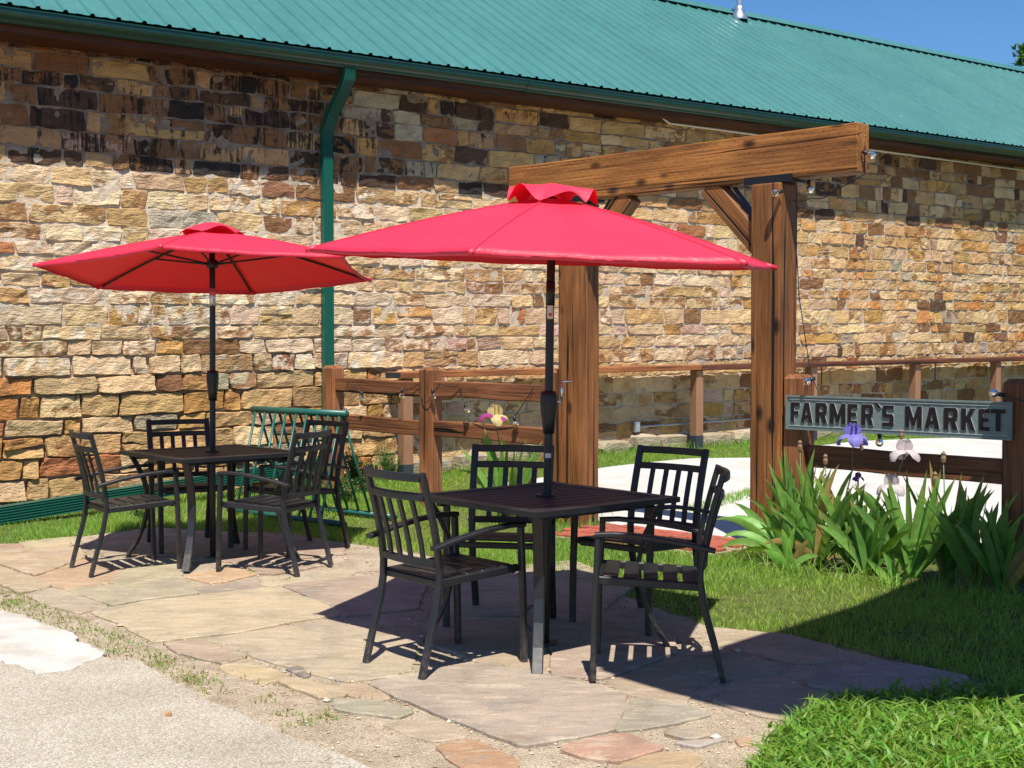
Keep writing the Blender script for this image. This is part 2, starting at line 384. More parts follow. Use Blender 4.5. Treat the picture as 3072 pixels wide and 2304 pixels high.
MPINKW = petal('blush_white_petal', (.66, .54, .53), (.76, .70, .70)); MYEL = petal('pale_yellow_petal', (.70, .56, .22), (.76, .66, .36)); MMAG = petal('magenta_petal', (.36, .04, .24), (.5, .09, .33))
MPINK = petal('pink_petal', (.62, .10, .20), (.72, .2, .32)); MYFL = petal('yellow_petal', (.75, .5, .02), (.8, .6, .05))
m = Mat('tree_bark', (.12, .085, .06), .95); MBARK = m.m; m.bump(m.noise(m.coord((6, 6, 1.5)), 5, 5), .03, .9)
MWIRE = Mat('black_cable', (.012, .012, .012), .5).m
m = Mat('clear_bulb_glass', (1, 1, 1), .03, 0, .5); MGLASS = m.m; m.b.inputs['Transmission Weight'].default_value = 1.0; m.b.inputs['IOR'].default_value = 1.4
m = Mat('galvanised_sign_sheet', (.22, .27, .27), .5, .25, .5); MSIGN = m.m
v = m.noise(m.coord(), 35, 6, .7); m.color(m.ramp(v, [(.3, (.16, .205, .19)), (.7, (.23, .28, .255))])); m.rough(m.ramp(m.noise(m.coord(), 12, 4), [(.3, .4), (.7, .6)]))
MRIM = Mat('pale_sign_edge', (.42, .45, .44), .5, .2).m  # light grey puts the sunlit letter edges into the colour
m = Mat('dark_brown_letter_paint', (.02, .009, .008), .5, 0, .4); MLET = m.m
m.color(m.ramp(m.noise(m.coord(), 30, 5, .7), [(.35, (.007, .005, .005)), (.75, (.022, .009, .008))]))

# ------------------------------------------------------------------ ground sheet
xs = np.unique(np.concatenate([np.linspace(-400, -12, 14), np.arange(-12, 13, .14), np.linspace(13, 400, 14)]))
ys = np.unique(np.concatenate([np.linspace(-300, 1, 10), np.arange(1.2, 21, .14), np.linspace(21, 600, 16)]))
X, Y = np.meshgrid(xs, ys); G = gz(X, Y)-.004+.006*nz(X, Y, 2.1)*(np.abs(X) < 12)
nx_, ny_ = len(xs), len(ys)
BIG = [tuple(ong(*p).xy) for p in ((-220, 1215), (0, 1180), (170, 1160), (330, 1138), (520, 1150), (740, 1172), (830, 1184), (1020, 1218), (1240, 1252), (1400, 1306), (1535, 1355), (1690, 1374), (1808, 1398), (1900, 1420), (1995, 1440), (2091, 1470), (2280, 1500), (2500, 1500))]
PATIO_BACK = list(BIG)
BIG += [(9, 9), tuple(wp(17, -.02, 0).xy), tuple(wp(-3.0, -.02, 0).xy)]
CONC = [tuple(ong(*p).xy) for p in ((1050, 1052), (1160, 1036), (1300, 1012), (1500, 993), (1622, 992), (1747, 968), (1850, 956), (1975, 950), (2185, 946), (2400, 944))]
CONC += [tuple(fp(6.5, -.5).xy), tuple(fp(3.5, -.22).xy), tuple(fp(.35, -.22).xy), tuple(fp(.05, -.14).xy), tuple(fp(-1.45, -.10).xy), tuple(fp(-1.95, -.25).xy), tuple(fp(-2.3, -.45).xy)]
STRIP = [tuple(ong(*p).xy) for p in ((1470, 1106), (1560, 1078), (1622, 1060), (1780, 1042), (1800, 1047), (1622, 1080), (1510, 1114))]
BRICK = [tuple(fp(-1.55, .62).xy), tuple(fp(-.16, .50).xy), tuple(fp(-.14, -.12).xy), tuple(fp(-1.6, -.12).xy)]
WEED = [tuple(ong(*p).xy) for p in ((1600, 1760), (1660, 1640), (1730, 1585), (1800, 1556), (1900, 1540), (2060, 1532), (2212, 1532), (2360, 1540), (2500, 1760))]
P2 = np.stack([X.ravel(), Y.ravel()], -1)
green = (pip(P2, BIG) | pip(P2, WEED) | (np.abs(P2[:, 0]) > 9) | (P2[:, 1] > 20)).astype(float)
me = bpy.data.meshes.new('ground'); V = np.stack([X.ravel(), Y.ravel(), G.ravel()], -1)
idx = np.arange(nx_*ny_).reshape(ny_, nx_)
Fq = np.stack([idx[:-1, :-1].ravel(), idx[:-1, 1:].ravel(), idx[1:, 1:].ravel(), idx[1:, :-1].ravel()], -1)
me.from_pydata(V.tolist(), [], Fq.tolist()); attr(me, 'mask', np.stack([green, green*0, green*0, green*0+1], -1))
me.polygons.foreach_set('use_smooth', [True]*len(me.polygons))
tag(put('ground', me, MGROUND), kind='structure')

def rag(poly, step=.07, amp=.008, sm=1, seed=0):
    P = [Vector((p[0], p[1], 0)) for p in poly]
    for _ in range(sm):
        Q = []
        for i in range(len(P)):
            a, b = P[i], P[(i+1) % len(P)]; L = (b-a).length; e = min(.14, .022/max(L, .01)); Q += [a.lerp(b, e), a.lerp(b, 1-e)]
        P = Q
    out = []; rr = random.Random(seed)
    for i in range(len(P)):
        a, b = P[i], P[(i+1) % len(P)]; n = max(1, int((b-a).length/step))
        for j in range(n):
            q = a.lerp(b, j/n); o = noise.noise_vector(Vector((q.x*9+seed, q.y*9, seed*.3)))*amp
            out.append(Vector((q.x+o.x+rr.uniform(-amp, amp)*.4, q.y+o.y+rr.uniform(-amp, amp)*.4, 0)))
    return out
def slab(P, z, thick, inset=.012, drop=.006, follow=False, grid=None):
    """a prism with a worn top edge from an outline"""
    bm = bmesh.new(); c = sum(P, Vector())/len(P)
    def inn(p):
        d = (c-p); return p+d.normalized()*min(inset, d.length*.3)
    top = [bm.verts.new((*inn(p).xy, z)) for p in P]
    mid = [bm.verts.new((*p.xy, z-drop)) for p in P]
    bot = [bm.verts.new((*p.xy, z-thick)) for p in P]
    n = len(P); bm.faces.new(top)
    for i in range(n):
        j = (i+1) % n; bm.faces.new((mid[i], mid[j], top[j], top[i])); bm.faces.new((bot[i], bot[j], mid[j], mid[i]))
    bmesh.ops.recalc_face_normals(bm, faces=bm.faces[:])
    if grid:
        lo = [min(p[i] for p in P) for i in (0, 1)]; hi = [max(p[i] for p in P) for i in (0, 1)]
        for ax in (0, 1):
            q = lo[ax]+grid
            while q < hi[ax]:
                nn = Vector((1, 0, 0)) if ax == 0 else Vector((0, 1, 0)); bmesh.ops.bisect_plane(bm, geom=bm.verts[:]+bm.edges[:]+bm.faces[:], plane_co=nn*q, plane_no=nn); q += grid
    if follow:
        for v in bm.verts: v.co.z += float(gz(v.co.x, v.co.y))
    bmesh.ops.triangulate(bm, faces=[f for f in bm.faces if len(f.verts) > 4])
    me = bpy.data.meshes.new('slab'); bm.to_mesh(me); bm.free(); return me

# concrete walk behind the pergola, brick threshold, drive
walk = tag(put('concrete_walk', slab(rag(CONC, .25, .012, 1, 3), .018, .08, .01, .004, True, .5), MCONC), kind='structure')
DRIVE = [tuple(ong(*p).xy) for p in ((-320, 1262), (-40, 1316), (0, 1325), (55, 1340), (110, 1358), (150, 1371), (172, 1382), (166, 1394), (205, 1402), (225, 1414), (228, 1428), (262, 1437), (300, 1434), (332, 1453), (345, 1463), (400, 1490), (440, 1515), (520, 1550), (600, 1588), (700, 1628), (790, 1664), (950, 1745), (1100, 1850))] + [(.6, 2.2), (-4, 2.0), (-7, 3.5)]
drive = tag(put('driveway', slab(rag(DRIVE, .035, .014, 0, 9), .022, .08, .012, .007), MAGG), kind='structure')
PATCH = [tuple(ong(*p).xy) for p in ((-320, 1268), (-40, 1320), (0, 1329), (55, 1345), (110, 1363), (150, 1377), (162, 1387), (158, 1396), (200, 1407), (218, 1418), (215, 1432), (190, 1448), (130, 1462), (80, 1467), (30, 1450), (0, 1440), (-320, 1370))]
put('cement_patch', slab(rag(PATCH, .025, .03, 0, 5), .0285, .012, .02, .004), MPATCH, drive)

# patio bed and flagstones
pb = PATIO_BACK+[(4.2, 3.6), (3.2, 2.0), (.4, 2.0)]+[p for p in reversed(DRIVE[:-4])]
bedP = rag(pb, .12, .02, 0, 21)
patio = tag(put('patio', slab(bedP, .0025, .05, .03, .004), MSAND), kind='structure')
FLAG = [
 ('L', [(125, 195), (500, 165), (515, 205), (150, 240)], (.42, .33, .21)), ('L', [(-200, 222), (140, 215), (152, 243), (-200, 262)], (.30, .20, .14)),
 ('L', [(-250, 275), (0, 262), (480, 226), (560, 300), (225, 425), (0, 345), (-250, 280)], (.40, .31, .21)), ('L', [(225, 434), (562, 306), (800, 392), (718, 466), (420, 514)], (.43, .28, .17)),
 ('L', [(805, 388), (1150, 296), (1185, 422), (762, 478), (726, 466)], (.40, .33, .22)), ('L', [(-200, 300), (0, 368), (215, 442), (340, 490), (300, 508), (130, 540), (0, 482), (-200, 400)], (.40, .29, .20)),
 ('L', [(165, 548), (320, 503), (425, 522), (705, 622), (500, 668), (290, 602)], (.39, .31, .23)), ('L', [(435, 520), (1180, 428), (1282, 540), (940, 578), (735, 618)], (.36, .30, .22)),
 ('L', [(1190, 512), (1400, 482), (1668, 445), (1690, 490), (1340, 545)], (.27, .23, .19)), ('L', [(1185, 428), (1460, 372), (1680, 410), (1452, 462), (1370, 470)], (.52, .34, .18)),
 ('L', [(1590, 362), (1900, 372), (2110, 356), (1800, 412), (1690, 412)], (.37, .25, .19)), ('L', [(1702, 435), (2212, 382), (2330, 390), (2230, 440), (1830, 482), (1710, 488)], (.42, .36, .27)),
 ('L', [(592, 662), (950, 592), (1330, 552), (1700, 506), (1820, 502), (2180, 640), (2195, 682), (1900, 720), (1560, 790), (1210, 830), (1000, 858), (770, 730)], (.47, .40, .25)),
 ('L', [(1825, 492), (2230, 446), (2500, 420), (2760, 480), (2700, 640), (2210, 690), (2190, 636)], (.33, .25, .20)),
 ('L', [(1320, 842), (1900, 745), (2212, 735), (2700, 850), (2660, 1060), (2220, 1112), (1850, 1008), (1640, 940)], (.42, .33, .24)),
 ('L', [(1062, 866), (1300, 842), (1600, 950), (1440, 1000), (1150, 922)], (.38, .28, .21)), ('L', [(1422, 1012), (1600, 962), (1888, 1080), (1700, 1120), (1480, 1046)], (.45, .35, .22)),
 ('L', [(1862, 1030), (1950, 1016), (2010, 1070), (1960, 1086)], (.13, .125, .14)), ('L', [(1802, 1122), (1892, 1092), (2212, 1170), (2240, 1200), (2212, 1216), (2090, 1226)], (.44, .34, .21)),
 ('L', [(560, 228), (850, 140), (1150, 195), (1148, 288), (700, 300)], (.33, .25, .19)), ('L', [(1160, 150), (1880, 140), (2212, 222), (2240, 280), (1600, 345), (1200, 300)], (.31, .23, .18)),
 ('M', [(180, 1132), (500, 1062), (900, 1000), (1350, 1080), (1828, 1200), (1832, 1290), (1758, 1438), (1400, 1508), (1160, 1540), (980, 1470), (640, 1330), (320, 1202)], (.36, .31, .25)),
 ('M', [(-20, 1130), (176, 1136), (305, 1218), (240, 1238), (-10, 1185)], (.42, .32, .21)), ('M', [(-60, 1225), (228, 1242), (478, 1310), (350, 1354), (-20, 1300)], (.30, .28, .22)),
 ('M', [(282, 1390), (620, 1342), (818, 1458), (630, 1500), (440, 1452)], (.42, .34, .23)), ('M', [(600, 1540), (830, 1492), (1000, 1560), (1150, 1640), (1120, 1740), (820, 1700)], (.40, .21, .09)),
 ('M', [(1412, 1560), (1600, 1490), (1850, 1462), (2068, 1560), (1800, 1640), (1590, 1610)], (.43, .235, .165)), ('M', [(1800, 1652), (2072, 1572), (2300, 1580), (2320, 1640), (2212, 1720), (1790, 1740)], (.42, .27, .165)),
 ('M', [(1838, 1302), (1905, 1222), (2212, 1268), (2400, 1330), (2212, 1372), (1990, 1418), (1785, 1438)], (.32, .29, .23)), ('M', [(2092, 1456), (2230, 1420), (2420, 1460), (2250, 1500)], (.36, .31, .25)),
 ('M', [(540, 855), (720, 700), (1150, 700), (1340, 900), (1330, 1060), (900, 985)], (.35, .27, .21)), ('M', [(1370, 900), (1180, 690), (1700, 660), (2150, 800), (2170, 920), (1700, 1100), (1360, 1070)], (.37, .29, .23)),
 ('M', [(1850, 1190), (1720, 1110), (2190, 935), (2400, 960), (2520, 1040), (2300, 1140), (2240, 1255)], (.35, .26, .19)), ('M', [(580, 690), (620, 420), (1050, 380), (1330, 520), (1150, 685), (720, 690)], (.34, .27, .22)),
 ('M', [(1060, 370), (1500, 330), (1900, 480), (1690, 650), (1200, 680), (1350, 520)], (.36, .28, .2)),
 ('R', [(190, 762), (640, 802), (990, 882), (958, 980), (700, 990), (400, 912), (190, 872)], (.40, .32, .23)), ('R', [(10, 962), (330, 930), (640, 1012), (618, 1060), (320, 1098), (120, 1060)], (.31, .27, .22)),
 ('R', [(822, 1100), (1200, 980), (1560, 1030), (1850, 1090), (1600, 1180), (1150, 1200), (830, 1152)], (.29, .28, .28)), ('R', [(330, 1108), (630, 1070), (800, 1160), (1140, 1215), (1040, 1330), (850, 1385), (500, 1330), (200, 1240)], (.36, .29, .22)),
 ('R', [(-60, 1512), (300, 1492), (110, 1542)], (.36, .34, .31)), ('R', [(1220, 1210), (1620, 1190), (1800, 1260), (1500, 1330), (1100, 1320)], (.30, .26, .22)), ('R', [(360, 1490), (440, 1486), (446, 1520), (375, 1526)], (.45, .27, .15)),
]
OX = {'L': 0, 'M': 737.33, 'R': 1474.67}
JOINT = []
for i, (o, pl, col) in enumerate(FLAG):
    P = [ong(OX[o]+x/3, 1106+y/3) for x, y in pl]; c = sum(P, Vector())/len(P)
    P = [p-(c-p).normalized()*.012 for p in P]
    Q = rag([p.xy for p in P], .05, .011, 1, i)
    JOINT += [(q.x, q.y) for q in Q if random.random() < .5]
    me = slab(Q, .010+.0014*((i*3) % 8), .045, .008, .005)
    j = RNG.uniform(.96, 1.04, 3)
    cc_ = (np.array(col)*.62+np.array((.37, .325, .265))*.38)*np.array((1.0, .955, .865))
    attr(me, 'col', [(*(cc_*j), 1)]*len(me.vertices)); put('flagstone', me, MFLAG, patio)

# bricks of the threshold
th = tag(put('brick_threshold', slab([Vector((*p, 0)) for p in BRICK], .004, .05, .004, .002, True), MSAND), kind='structure')
bme = boxmesh((.195, .092, .05), .004); bme.materials.append(MBRICK)
for i in range(-1, 9):
    for j in range(7):
        s = -1.5+i*.205+(.1 if j % 2 else 0); o = -.07+j*.102
        p = fp(s, o); q = np.array([[p.x, p.y]])
        if not pip(q, BRICK)[0] or s > -.24: continue
        M = Matrix.Translation((p.x, p.y, float(gz(p.x, p.y))-.004+random.uniform(-.004, .004))) @ frame(Vector(), FD) @ Matrix.Rotation(random.uniform(-.03, .03), 4, 'Z') @ Matrix.Rotation(random.uniform(-.02, .02), 4, 'X')
        put('brick', bme, MBRICK, th, M)

# ------------------------------------------------------------------ the stone building
bld = root('stone_building', wp(5, 0, 0), 'long stone building with rough sandstone wall and green metal roof', 'building')
T0, T1, ZTOP = -3.0, 27.0, 4.02
# mortar face
ts = np.concatenate([np.arange(T0, 10, .05), np.arange(10, T1+.1, .1)]); zs = np.arange(-.3, ZTOP+.01, .04); TT, ZZ = np.meshgrid(ts, zs)
rec = sstep(1.75, .9, ZZ)*sstep(4.6, 3.0, TT)          # mortar has washed out low down at the left
dep = -.004-.05*rec+(.005*nz(TT*1.0, ZZ*1.4, 9)*(1-rec*.3)+.006*nz(TT*1.3, ZZ*1.7, 23)*(1-rec*.6))*(1-.55*sstep(3.5, 5.5, TT))
pts = [wp(t, d, z) for t, d, z in zip(TT.ravel(), dep.ravel(), ZZ.ravel())]
idx = np.arange(TT.size).reshape(TT.shape)
Fq = np.stack([idx[:-1, :-1].ravel(), idx[:-1, 1:].ravel(), idx[1:, 1:].ravel(), idx[1:, :-1].ravel()], -1)
me = bpy.data.meshes.new('wall'); me.from_pydata([tuple(p) for p in pts], [], Fq.tolist())
grey = np.clip(sstep(2.9, 3.15, ZZ)*.9+sstep(3.6, 6.0, TT)*.3*(ZZ < 3)+.25*rec, 0, 1).ravel()  # upper mortar darkened for eave shade as well as staining
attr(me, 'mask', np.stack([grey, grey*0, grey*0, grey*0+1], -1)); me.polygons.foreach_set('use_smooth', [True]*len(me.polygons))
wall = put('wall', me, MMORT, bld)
back = MB(); back.box(Vector((0, 0, 2.0)), (T1-T0, 7.4, 4.0)); 
back.build('inner_block', MMORT, bld, frame(wp((T0+T1)/2, -3.9, 0), WD))
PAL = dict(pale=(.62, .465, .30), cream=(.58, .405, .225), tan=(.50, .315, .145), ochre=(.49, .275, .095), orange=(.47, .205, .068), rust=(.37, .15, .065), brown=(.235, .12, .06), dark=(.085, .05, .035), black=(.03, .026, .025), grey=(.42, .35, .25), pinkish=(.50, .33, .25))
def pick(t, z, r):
    if z > 2.95:  # above the eave shadow line: staining and shade both in these tones
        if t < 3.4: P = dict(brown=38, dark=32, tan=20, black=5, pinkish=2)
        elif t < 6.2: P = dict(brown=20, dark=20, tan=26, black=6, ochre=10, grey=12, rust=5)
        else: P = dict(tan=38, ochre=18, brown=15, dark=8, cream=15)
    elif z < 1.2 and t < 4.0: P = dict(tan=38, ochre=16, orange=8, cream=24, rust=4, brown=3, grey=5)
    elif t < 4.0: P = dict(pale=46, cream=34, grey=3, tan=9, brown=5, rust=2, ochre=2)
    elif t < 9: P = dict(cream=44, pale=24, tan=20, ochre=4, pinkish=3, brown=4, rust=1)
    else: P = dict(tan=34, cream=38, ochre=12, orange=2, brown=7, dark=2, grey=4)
    k = list(P); x = r.uniform(0, sum(P.values()))
    for q in k:
        x -= P[q]
        if x <= 0: return q
    return k[-1]
def stone_mesh(t0, t1, z0, z1, r, lowres=False):
    nu, nv = (8, 5) if lowres else (max(7, int((t1-t0)/.045)), max(5, int((z1-z0)/.04)))
    ct, cz, ht, hz = (t0+t1)/2, (z0+z1)/2, (t1-t0)/2, (z1-z0)/2
    eu, ev = 1-min(.3, .007/ht), 1-min(.3, .006/hz)
    us = [-1, -1]+list(np.linspace(-eu, eu, nu-1))+[1, 1]; vs = [-1, -1]+list(np.linspace(-ev, ev, nv-1))+[1, 1]
    low = 1.0 if (cz < 1.25 and ct < 4) else .5
    proud = r.uniform(.004, .024)*low; sd = r.uniform(0, 99); skew = [r.uniform(-.012, .012) for _ in range(4)]
    tilt = (r.uniform(-.012, .012), r.uniform(-.016, .012)); P = []
    for b, v in enumerate(vs):
        for a, u in enumerate(us):
            eb = a in (0, len(us)-1) or b in (0, len(vs)-1)
            e = max(abs(u), abs(v)); cor = (abs(u)**5)*(abs(v)**4)
            tt = ct+ht*u*(1-.02*cor)+(skew[0]*v if abs(u) > .9 else 0); zz = cz+hz*v*(1-.07*cor)+skew[1]*u*.8
            nn = noise.noise_vector(Vector((tt*7+sd, zz*9, sd)))
            n2 = noise.noise_vector(Vector((tt*19+sd, zz*23, sd))); tt += (nn.x*.016+n2.x*.008)*(abs(u) > .8); zz += (nn.z*.016+n2.z*.009)*(abs(v) > .7)
            f = 0.0 if (abs(u) > .999 or abs(v) > .999) else 1.0
            d = -.006*low+(proud+.006*low)*f+(tilt[0]*u+tilt[1]*v)*low
            d += .015*noise.noise(Vector((tt*8+sd, zz*13, 3)))*min(1, f*2)+.009*noise.noise(Vector((tt*21, zz*34+sd, 5)))*min(1, f*2)
            if eb: d = -.075
            P.append(wp(tt, d, zz))
    n = len(us); Fs = []
    for b in range(len(vs)-1):
        for a in range(n-1):
            Fs.append((b*n+a, b*n+a+1, (b+1)*n+a+1, (b+1)*n+a))
    return P, Fs
rs = random.Random(5); stones = []
z = -.16; course = 0
while z < ZTOP-.06:
    h = rs.choice([.15, .165, .18, .19, .205]) if z < 1.1 else rs.choice([.13, .145, .155, .165, .175, .19])
    if z+h > ZTOP-.02: h = ZTOP-z
    t = T0+rs.uniform(-.3, 0)
    while t < T1:
        L = rs.choice([.15, .22, .28, .33, .38, .44, .5, .6])*rs.uniform(.85, 1.15)
        if z < 1.1 and t < 4: L *= 1.15
        if t > 8.5: L *= .8
        g = rs.uniform(.010, .022); gv = rs.uniform(.009, .018)
        if rs.random() < .07 and h > .15:                # two thin stones in one bed
            mid = z+h*rs.uniform(.4, .6); stones.append((t+g/2, t+L-g/2, z+gv/2, mid-.004)); stones.append((t+g/2, t+L-g/2, mid+.004, z+h-gv/2))
        else: stones.append((t+g/2, t+L-g/2, z+gv/2, z+h-gv/2))
        t += L
    z += h
def seen(s):
    c = wp((s[0]+s[1])/2, 0, (s[2]+s[3])/2); d = c-EYEV
    if d.y < 1: return 0
    px = 1536+F_PX*d.x/d.y; py = 1152-F_PX*(d.z+PITCH*d.y)/d.y
    if not (-40 < px < 3110 and -30 < py < 2330): return 0
    return (s[1]-s[0])*(s[3]-s[2])/d.length**2
order = sorted(stones, key=seen, reverse=True)
sv_, sf_, sc_, sm_ = [], [], [], []
def stone_attr(s):
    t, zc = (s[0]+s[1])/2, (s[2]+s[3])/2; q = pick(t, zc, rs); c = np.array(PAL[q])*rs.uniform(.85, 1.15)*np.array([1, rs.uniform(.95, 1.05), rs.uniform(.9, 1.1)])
    wash = soot_shade = 0.0
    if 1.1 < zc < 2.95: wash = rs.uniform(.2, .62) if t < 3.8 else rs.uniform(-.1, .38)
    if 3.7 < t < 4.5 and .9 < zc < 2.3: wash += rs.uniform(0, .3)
    if zc > 2.95: soot_shade = rs.uniform(.25, .68) if t < 3.6 else (rs.uniform(0, .5) if t < 6.5 else rs.uniform(-.2, .2))  # soot streaks plus eave shade, carried in the stone colour
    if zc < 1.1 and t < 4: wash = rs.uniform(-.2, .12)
    return (*c, 1), (max(wash, 0), max(soot_shade, 0), 1.0 if rs.random() < .3 else .12, 1)
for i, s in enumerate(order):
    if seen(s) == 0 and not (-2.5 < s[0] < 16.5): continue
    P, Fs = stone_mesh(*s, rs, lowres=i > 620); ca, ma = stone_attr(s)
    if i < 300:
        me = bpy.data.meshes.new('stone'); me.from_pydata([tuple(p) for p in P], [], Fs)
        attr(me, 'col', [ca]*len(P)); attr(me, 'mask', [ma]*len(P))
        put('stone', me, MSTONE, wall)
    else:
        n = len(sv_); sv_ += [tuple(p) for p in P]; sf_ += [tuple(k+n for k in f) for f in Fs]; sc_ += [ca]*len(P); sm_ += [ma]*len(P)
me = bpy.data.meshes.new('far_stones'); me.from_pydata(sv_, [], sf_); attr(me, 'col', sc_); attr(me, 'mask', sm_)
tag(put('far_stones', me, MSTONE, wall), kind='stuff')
# foundation ledge of big rough stones
def rock(c, dx, dy, dz, M, seed, res=2):
    bm = bmesh.new(); bmesh.ops.create_icosphere(bm, subdivisions=res, radius=1)
    for v in bm.verts:
        p = v.co.copy(); q = Vector([math.copysign(abs(a)**.42, a) for a in p])
        q *= 1+.20*noise.noise(p*1.7+Vector((seed, 0, 0)))+.12*noise.noise(p*4+Vector((0, seed, 0)))
        v.co = M @ (c+Vector((q.x*dx/2, q.y*dy/2, q.z*dz/2)))
    me = bpy.data.meshes.new('rock'); bm.to_mesh(me); bm.free(); return me
t = 3.75; i = 0
while t < 14:
    L = rs.uniform(.35, .9); hh = rs.uniform(.16, .24); me = rock(Vector(), L*.93, .22, hh, frame(wp(t+L/2, .06, 0)+UP*(float(gz(*wp(t+L/2, .1, 0).xy))+hh*.38-ZS*t), WD), i*7.3)
    attr(me, 'col', [(*(np.array((.36, .30, .21))*rs.uniform(.8, 1.1)), 1)]*len(me.vertices)); attr(me, 'mask', [(.1, 0, 0, 1)]*len(me.vertices)); put('foundation_stone', me, MSTONE, wall); t += L; i += 1

# roof
ZE, DE, RUN, RISE = 4.2174, .43, 3.976, 2.495; TE = 2.056; RIB = .2286
roof = MB()
roof.box(Vector((0, 0, 0)), (T1-T0, .02, .10)); roof = roof.build('roof', MSOFF, bld, frame(wp((T0+T1)/2, -3.5, ZE+RISE-.12), WD))
sl_len = math.hypot(RUN, RISE)
def roof_panel(k):
    mb = MB(); prof = []
    for r in range(4):
        c = r*RIB
        prof += [(c-.026, 0), (c-.012, .021), (c+.012, .021), (c+.026, 0), (c+.026+(RIB-.052)*.33, 0), (c+.026+(RIB-.052)*.36, .004), (c+.026+(RIB-.052)*.64, .004), (c+.026+(RIB-.052)*.67, 0)]
    prof.append((4*RIB-.026, 0))
    nx, nzv = -RISE/sl_len, RUN/sl_len
    vs = []; 
    for e in (0, 1):
        for a, hgt in prof:
            t = TE+(4*k-9)*RIB+a; d = DE-RUN*e; zz = ZE+RISE*e
            vs.append(wp(t, d-nx*0+hgt*RISE/sl_len, zz+hgt*RUN/sl_len+k % 2*.0015))
    n = len(prof); mb.add(vs, [(i, i+1, n+i+1, n+i) for i in range(n-1)])
    return mb.build('roof_panel', MROOF, roof)
for k in range(-4, 31): roof_panel(k)
mb = MB(); mb.add([wp(T0-.5, DE-RUN, ZE+RISE), wp(T1, DE-RUN, ZE+RISE), wp(T1, DE-2*RUN, ZE), wp(T0-.5, DE-2*RUN, ZE)], [(0, 1, 2, 3)]); mb.build('rear_slope', MROOF, roof)
mb = MB(); prof = [(.20, -.105), (.19, -.098), (.10, -.03), (.035, .022), (0, .034), (-.035, .022), (-.2, -.1)]   # ridge cap
vs = [wp(t, DE-RUN+d, ZE+RISE+z+.035) for t in (T0-.3, T1) for d, z in prof]; n = len(prof)
mb.add(vs, [(i, n+i, n+i+1, i+1) for i in range(n-1)]); mb.build('ridge_cap', MROOF, roof)
# fascia and soffit
mb = MB(); mb.box(Vector((0, 0, 0)), (T1-T0, .03, .2)); mb.build('fascia_board', MSOFF, bld, frame(wp((T0+T1)/2, .355, 4.10)-UP*0, WD+UP*ZS))
mb = MB(); mb.box(Vector((0, 0, 0)), (T1-T0, .40, .02)); mb.build('soffit_board', MSOFF, bld, frame(wp((T0+T1)/2, .15, 4.01), WD+UP*ZS))
# gutter in two lengths joined at a seam
gp = [(.372, 4.185), (.372, 4.07), (.378, 4.062), (.437, 4.062), (.443, 4.068), (.448, 4.09), (.462, 4.105), (.478, 4.118), (.484, 4.14), (.484, 4.166), (.493, 4.17), (.493, 4.182), (.484, 4.185)]
def gutter(ta, tb, off):
    mb = MB(); n = len(gp); vs = [wp(t, d+off*(1 if d > .4 else 0), z-off) for t in np.linspace(ta, tb, 12) for d, z in gp]; fs = []
    for i in range(11):
        for j in range(n-1): fs.append((i*n+j, (i+1)*n+j, (i+1)*n+j+1, i*n+j+1))
    mb.add(vs, fs); g_ = mb.build('gutter', MGUT, bld); return g_
tseam = wt(onwall(1140, 190, .45)); g1 = gutter(T0-.3, tseam, 0); g2 = gutter(tseam-.02, T1, .004)
# downspout
tdn = wt(onwall(707, 500, .06))
def channel(name, path, wd, th, side, parent, mat=MDOWN, nribs=6):
    """a fluted rectangular pipe swept along path; 'side' is its width direction"""
    path = [Vector(p) for p in path]; side = Vector(side).normalized(); prof = []
    for i in range(nribs*4+1):
        u = i/(nribs*4); prof.append((-wd/2+wd*u, th/2-(.011 if (i % 4) in (2, 3) and 0 < i < nribs*4 else 0)))
    prof += [(wd/2, -th/2), (-wd/2, -th/2)]
    vs = []; n = len(prof)
    for i, p in enumerate(path):
        tg = (path[min(i+1, len(path)-1)]-path[max(i-1, 0)]).normalized(); sd = (side-tg*side.dot(tg)).normalized(); nn = sd.cross(tg)
        if nn.dot(-WN)+nn.z*.3 < 0: nn = -nn
        vs += [p+sd*a+nn*b for a, b in prof]
    mb = MB(); fs = []
    for i in range(len(path)-1):
        for j in range(n): fs.append((i*n+j, i*n+(j+1) % n, (i+1)*n+(j+1) % n, (i+1)*n+j))
    fs.append(tuple(range(n))); fs.append(tuple((len(path)-1)*n+j for j in range(n)))
    mb.add(vs, fs); return mb.build(name, mat, parent)
ds = channel('downspout', [wp(tdn, .055, .22), wp(tdn, .055, 1.5), wp(tdn, .055, 3.42)], .105, .075, WD, bld)
channel('elbow', [wp(tdn, .055, 3.40), wp(tdn, .06, 3.5), wp(tdn+.02, .13, 3.66), wp(tdn+.05, .33, 3.88), wp(tdn+.055, .395, 3.97), wp(tdn+.055, .41, 4.065)], .112, .082, WD, ds)
a_ = ong(-60, 1143); b_ = wp(tdn-.12, .10, .12)
channel('extension_pipe', [a_+UP*.075, a_.lerp(b_, .5)+UP*.075, b_+UP*.07, wp(tdn, .075, .24)], .13, .10, UP, ds)
# vent pipe near the ridge
tv = wt(onplane(1597, 38, wp(0, DE-RUN+.3, 0), WN)); vent = MB(); vb = wp(tv, DE-RUN+.30, ZE+RISE-.10)
vent.lathe(vb, [(.055, .1), (.055, 1.2), (.048, 1.2), (.048, .3)], 16); vp_ = vent.build('vent_pipe', MGALV, bld, smooth=True)
mb = MB(); mb.lathe(vb, [(.14, -.10), (.135, -.03), (.10, .0), (.085, .06), (.08, .12), (.056, .13)], 16); mb.build('flashing', MGALV, vp_, smooth=True)
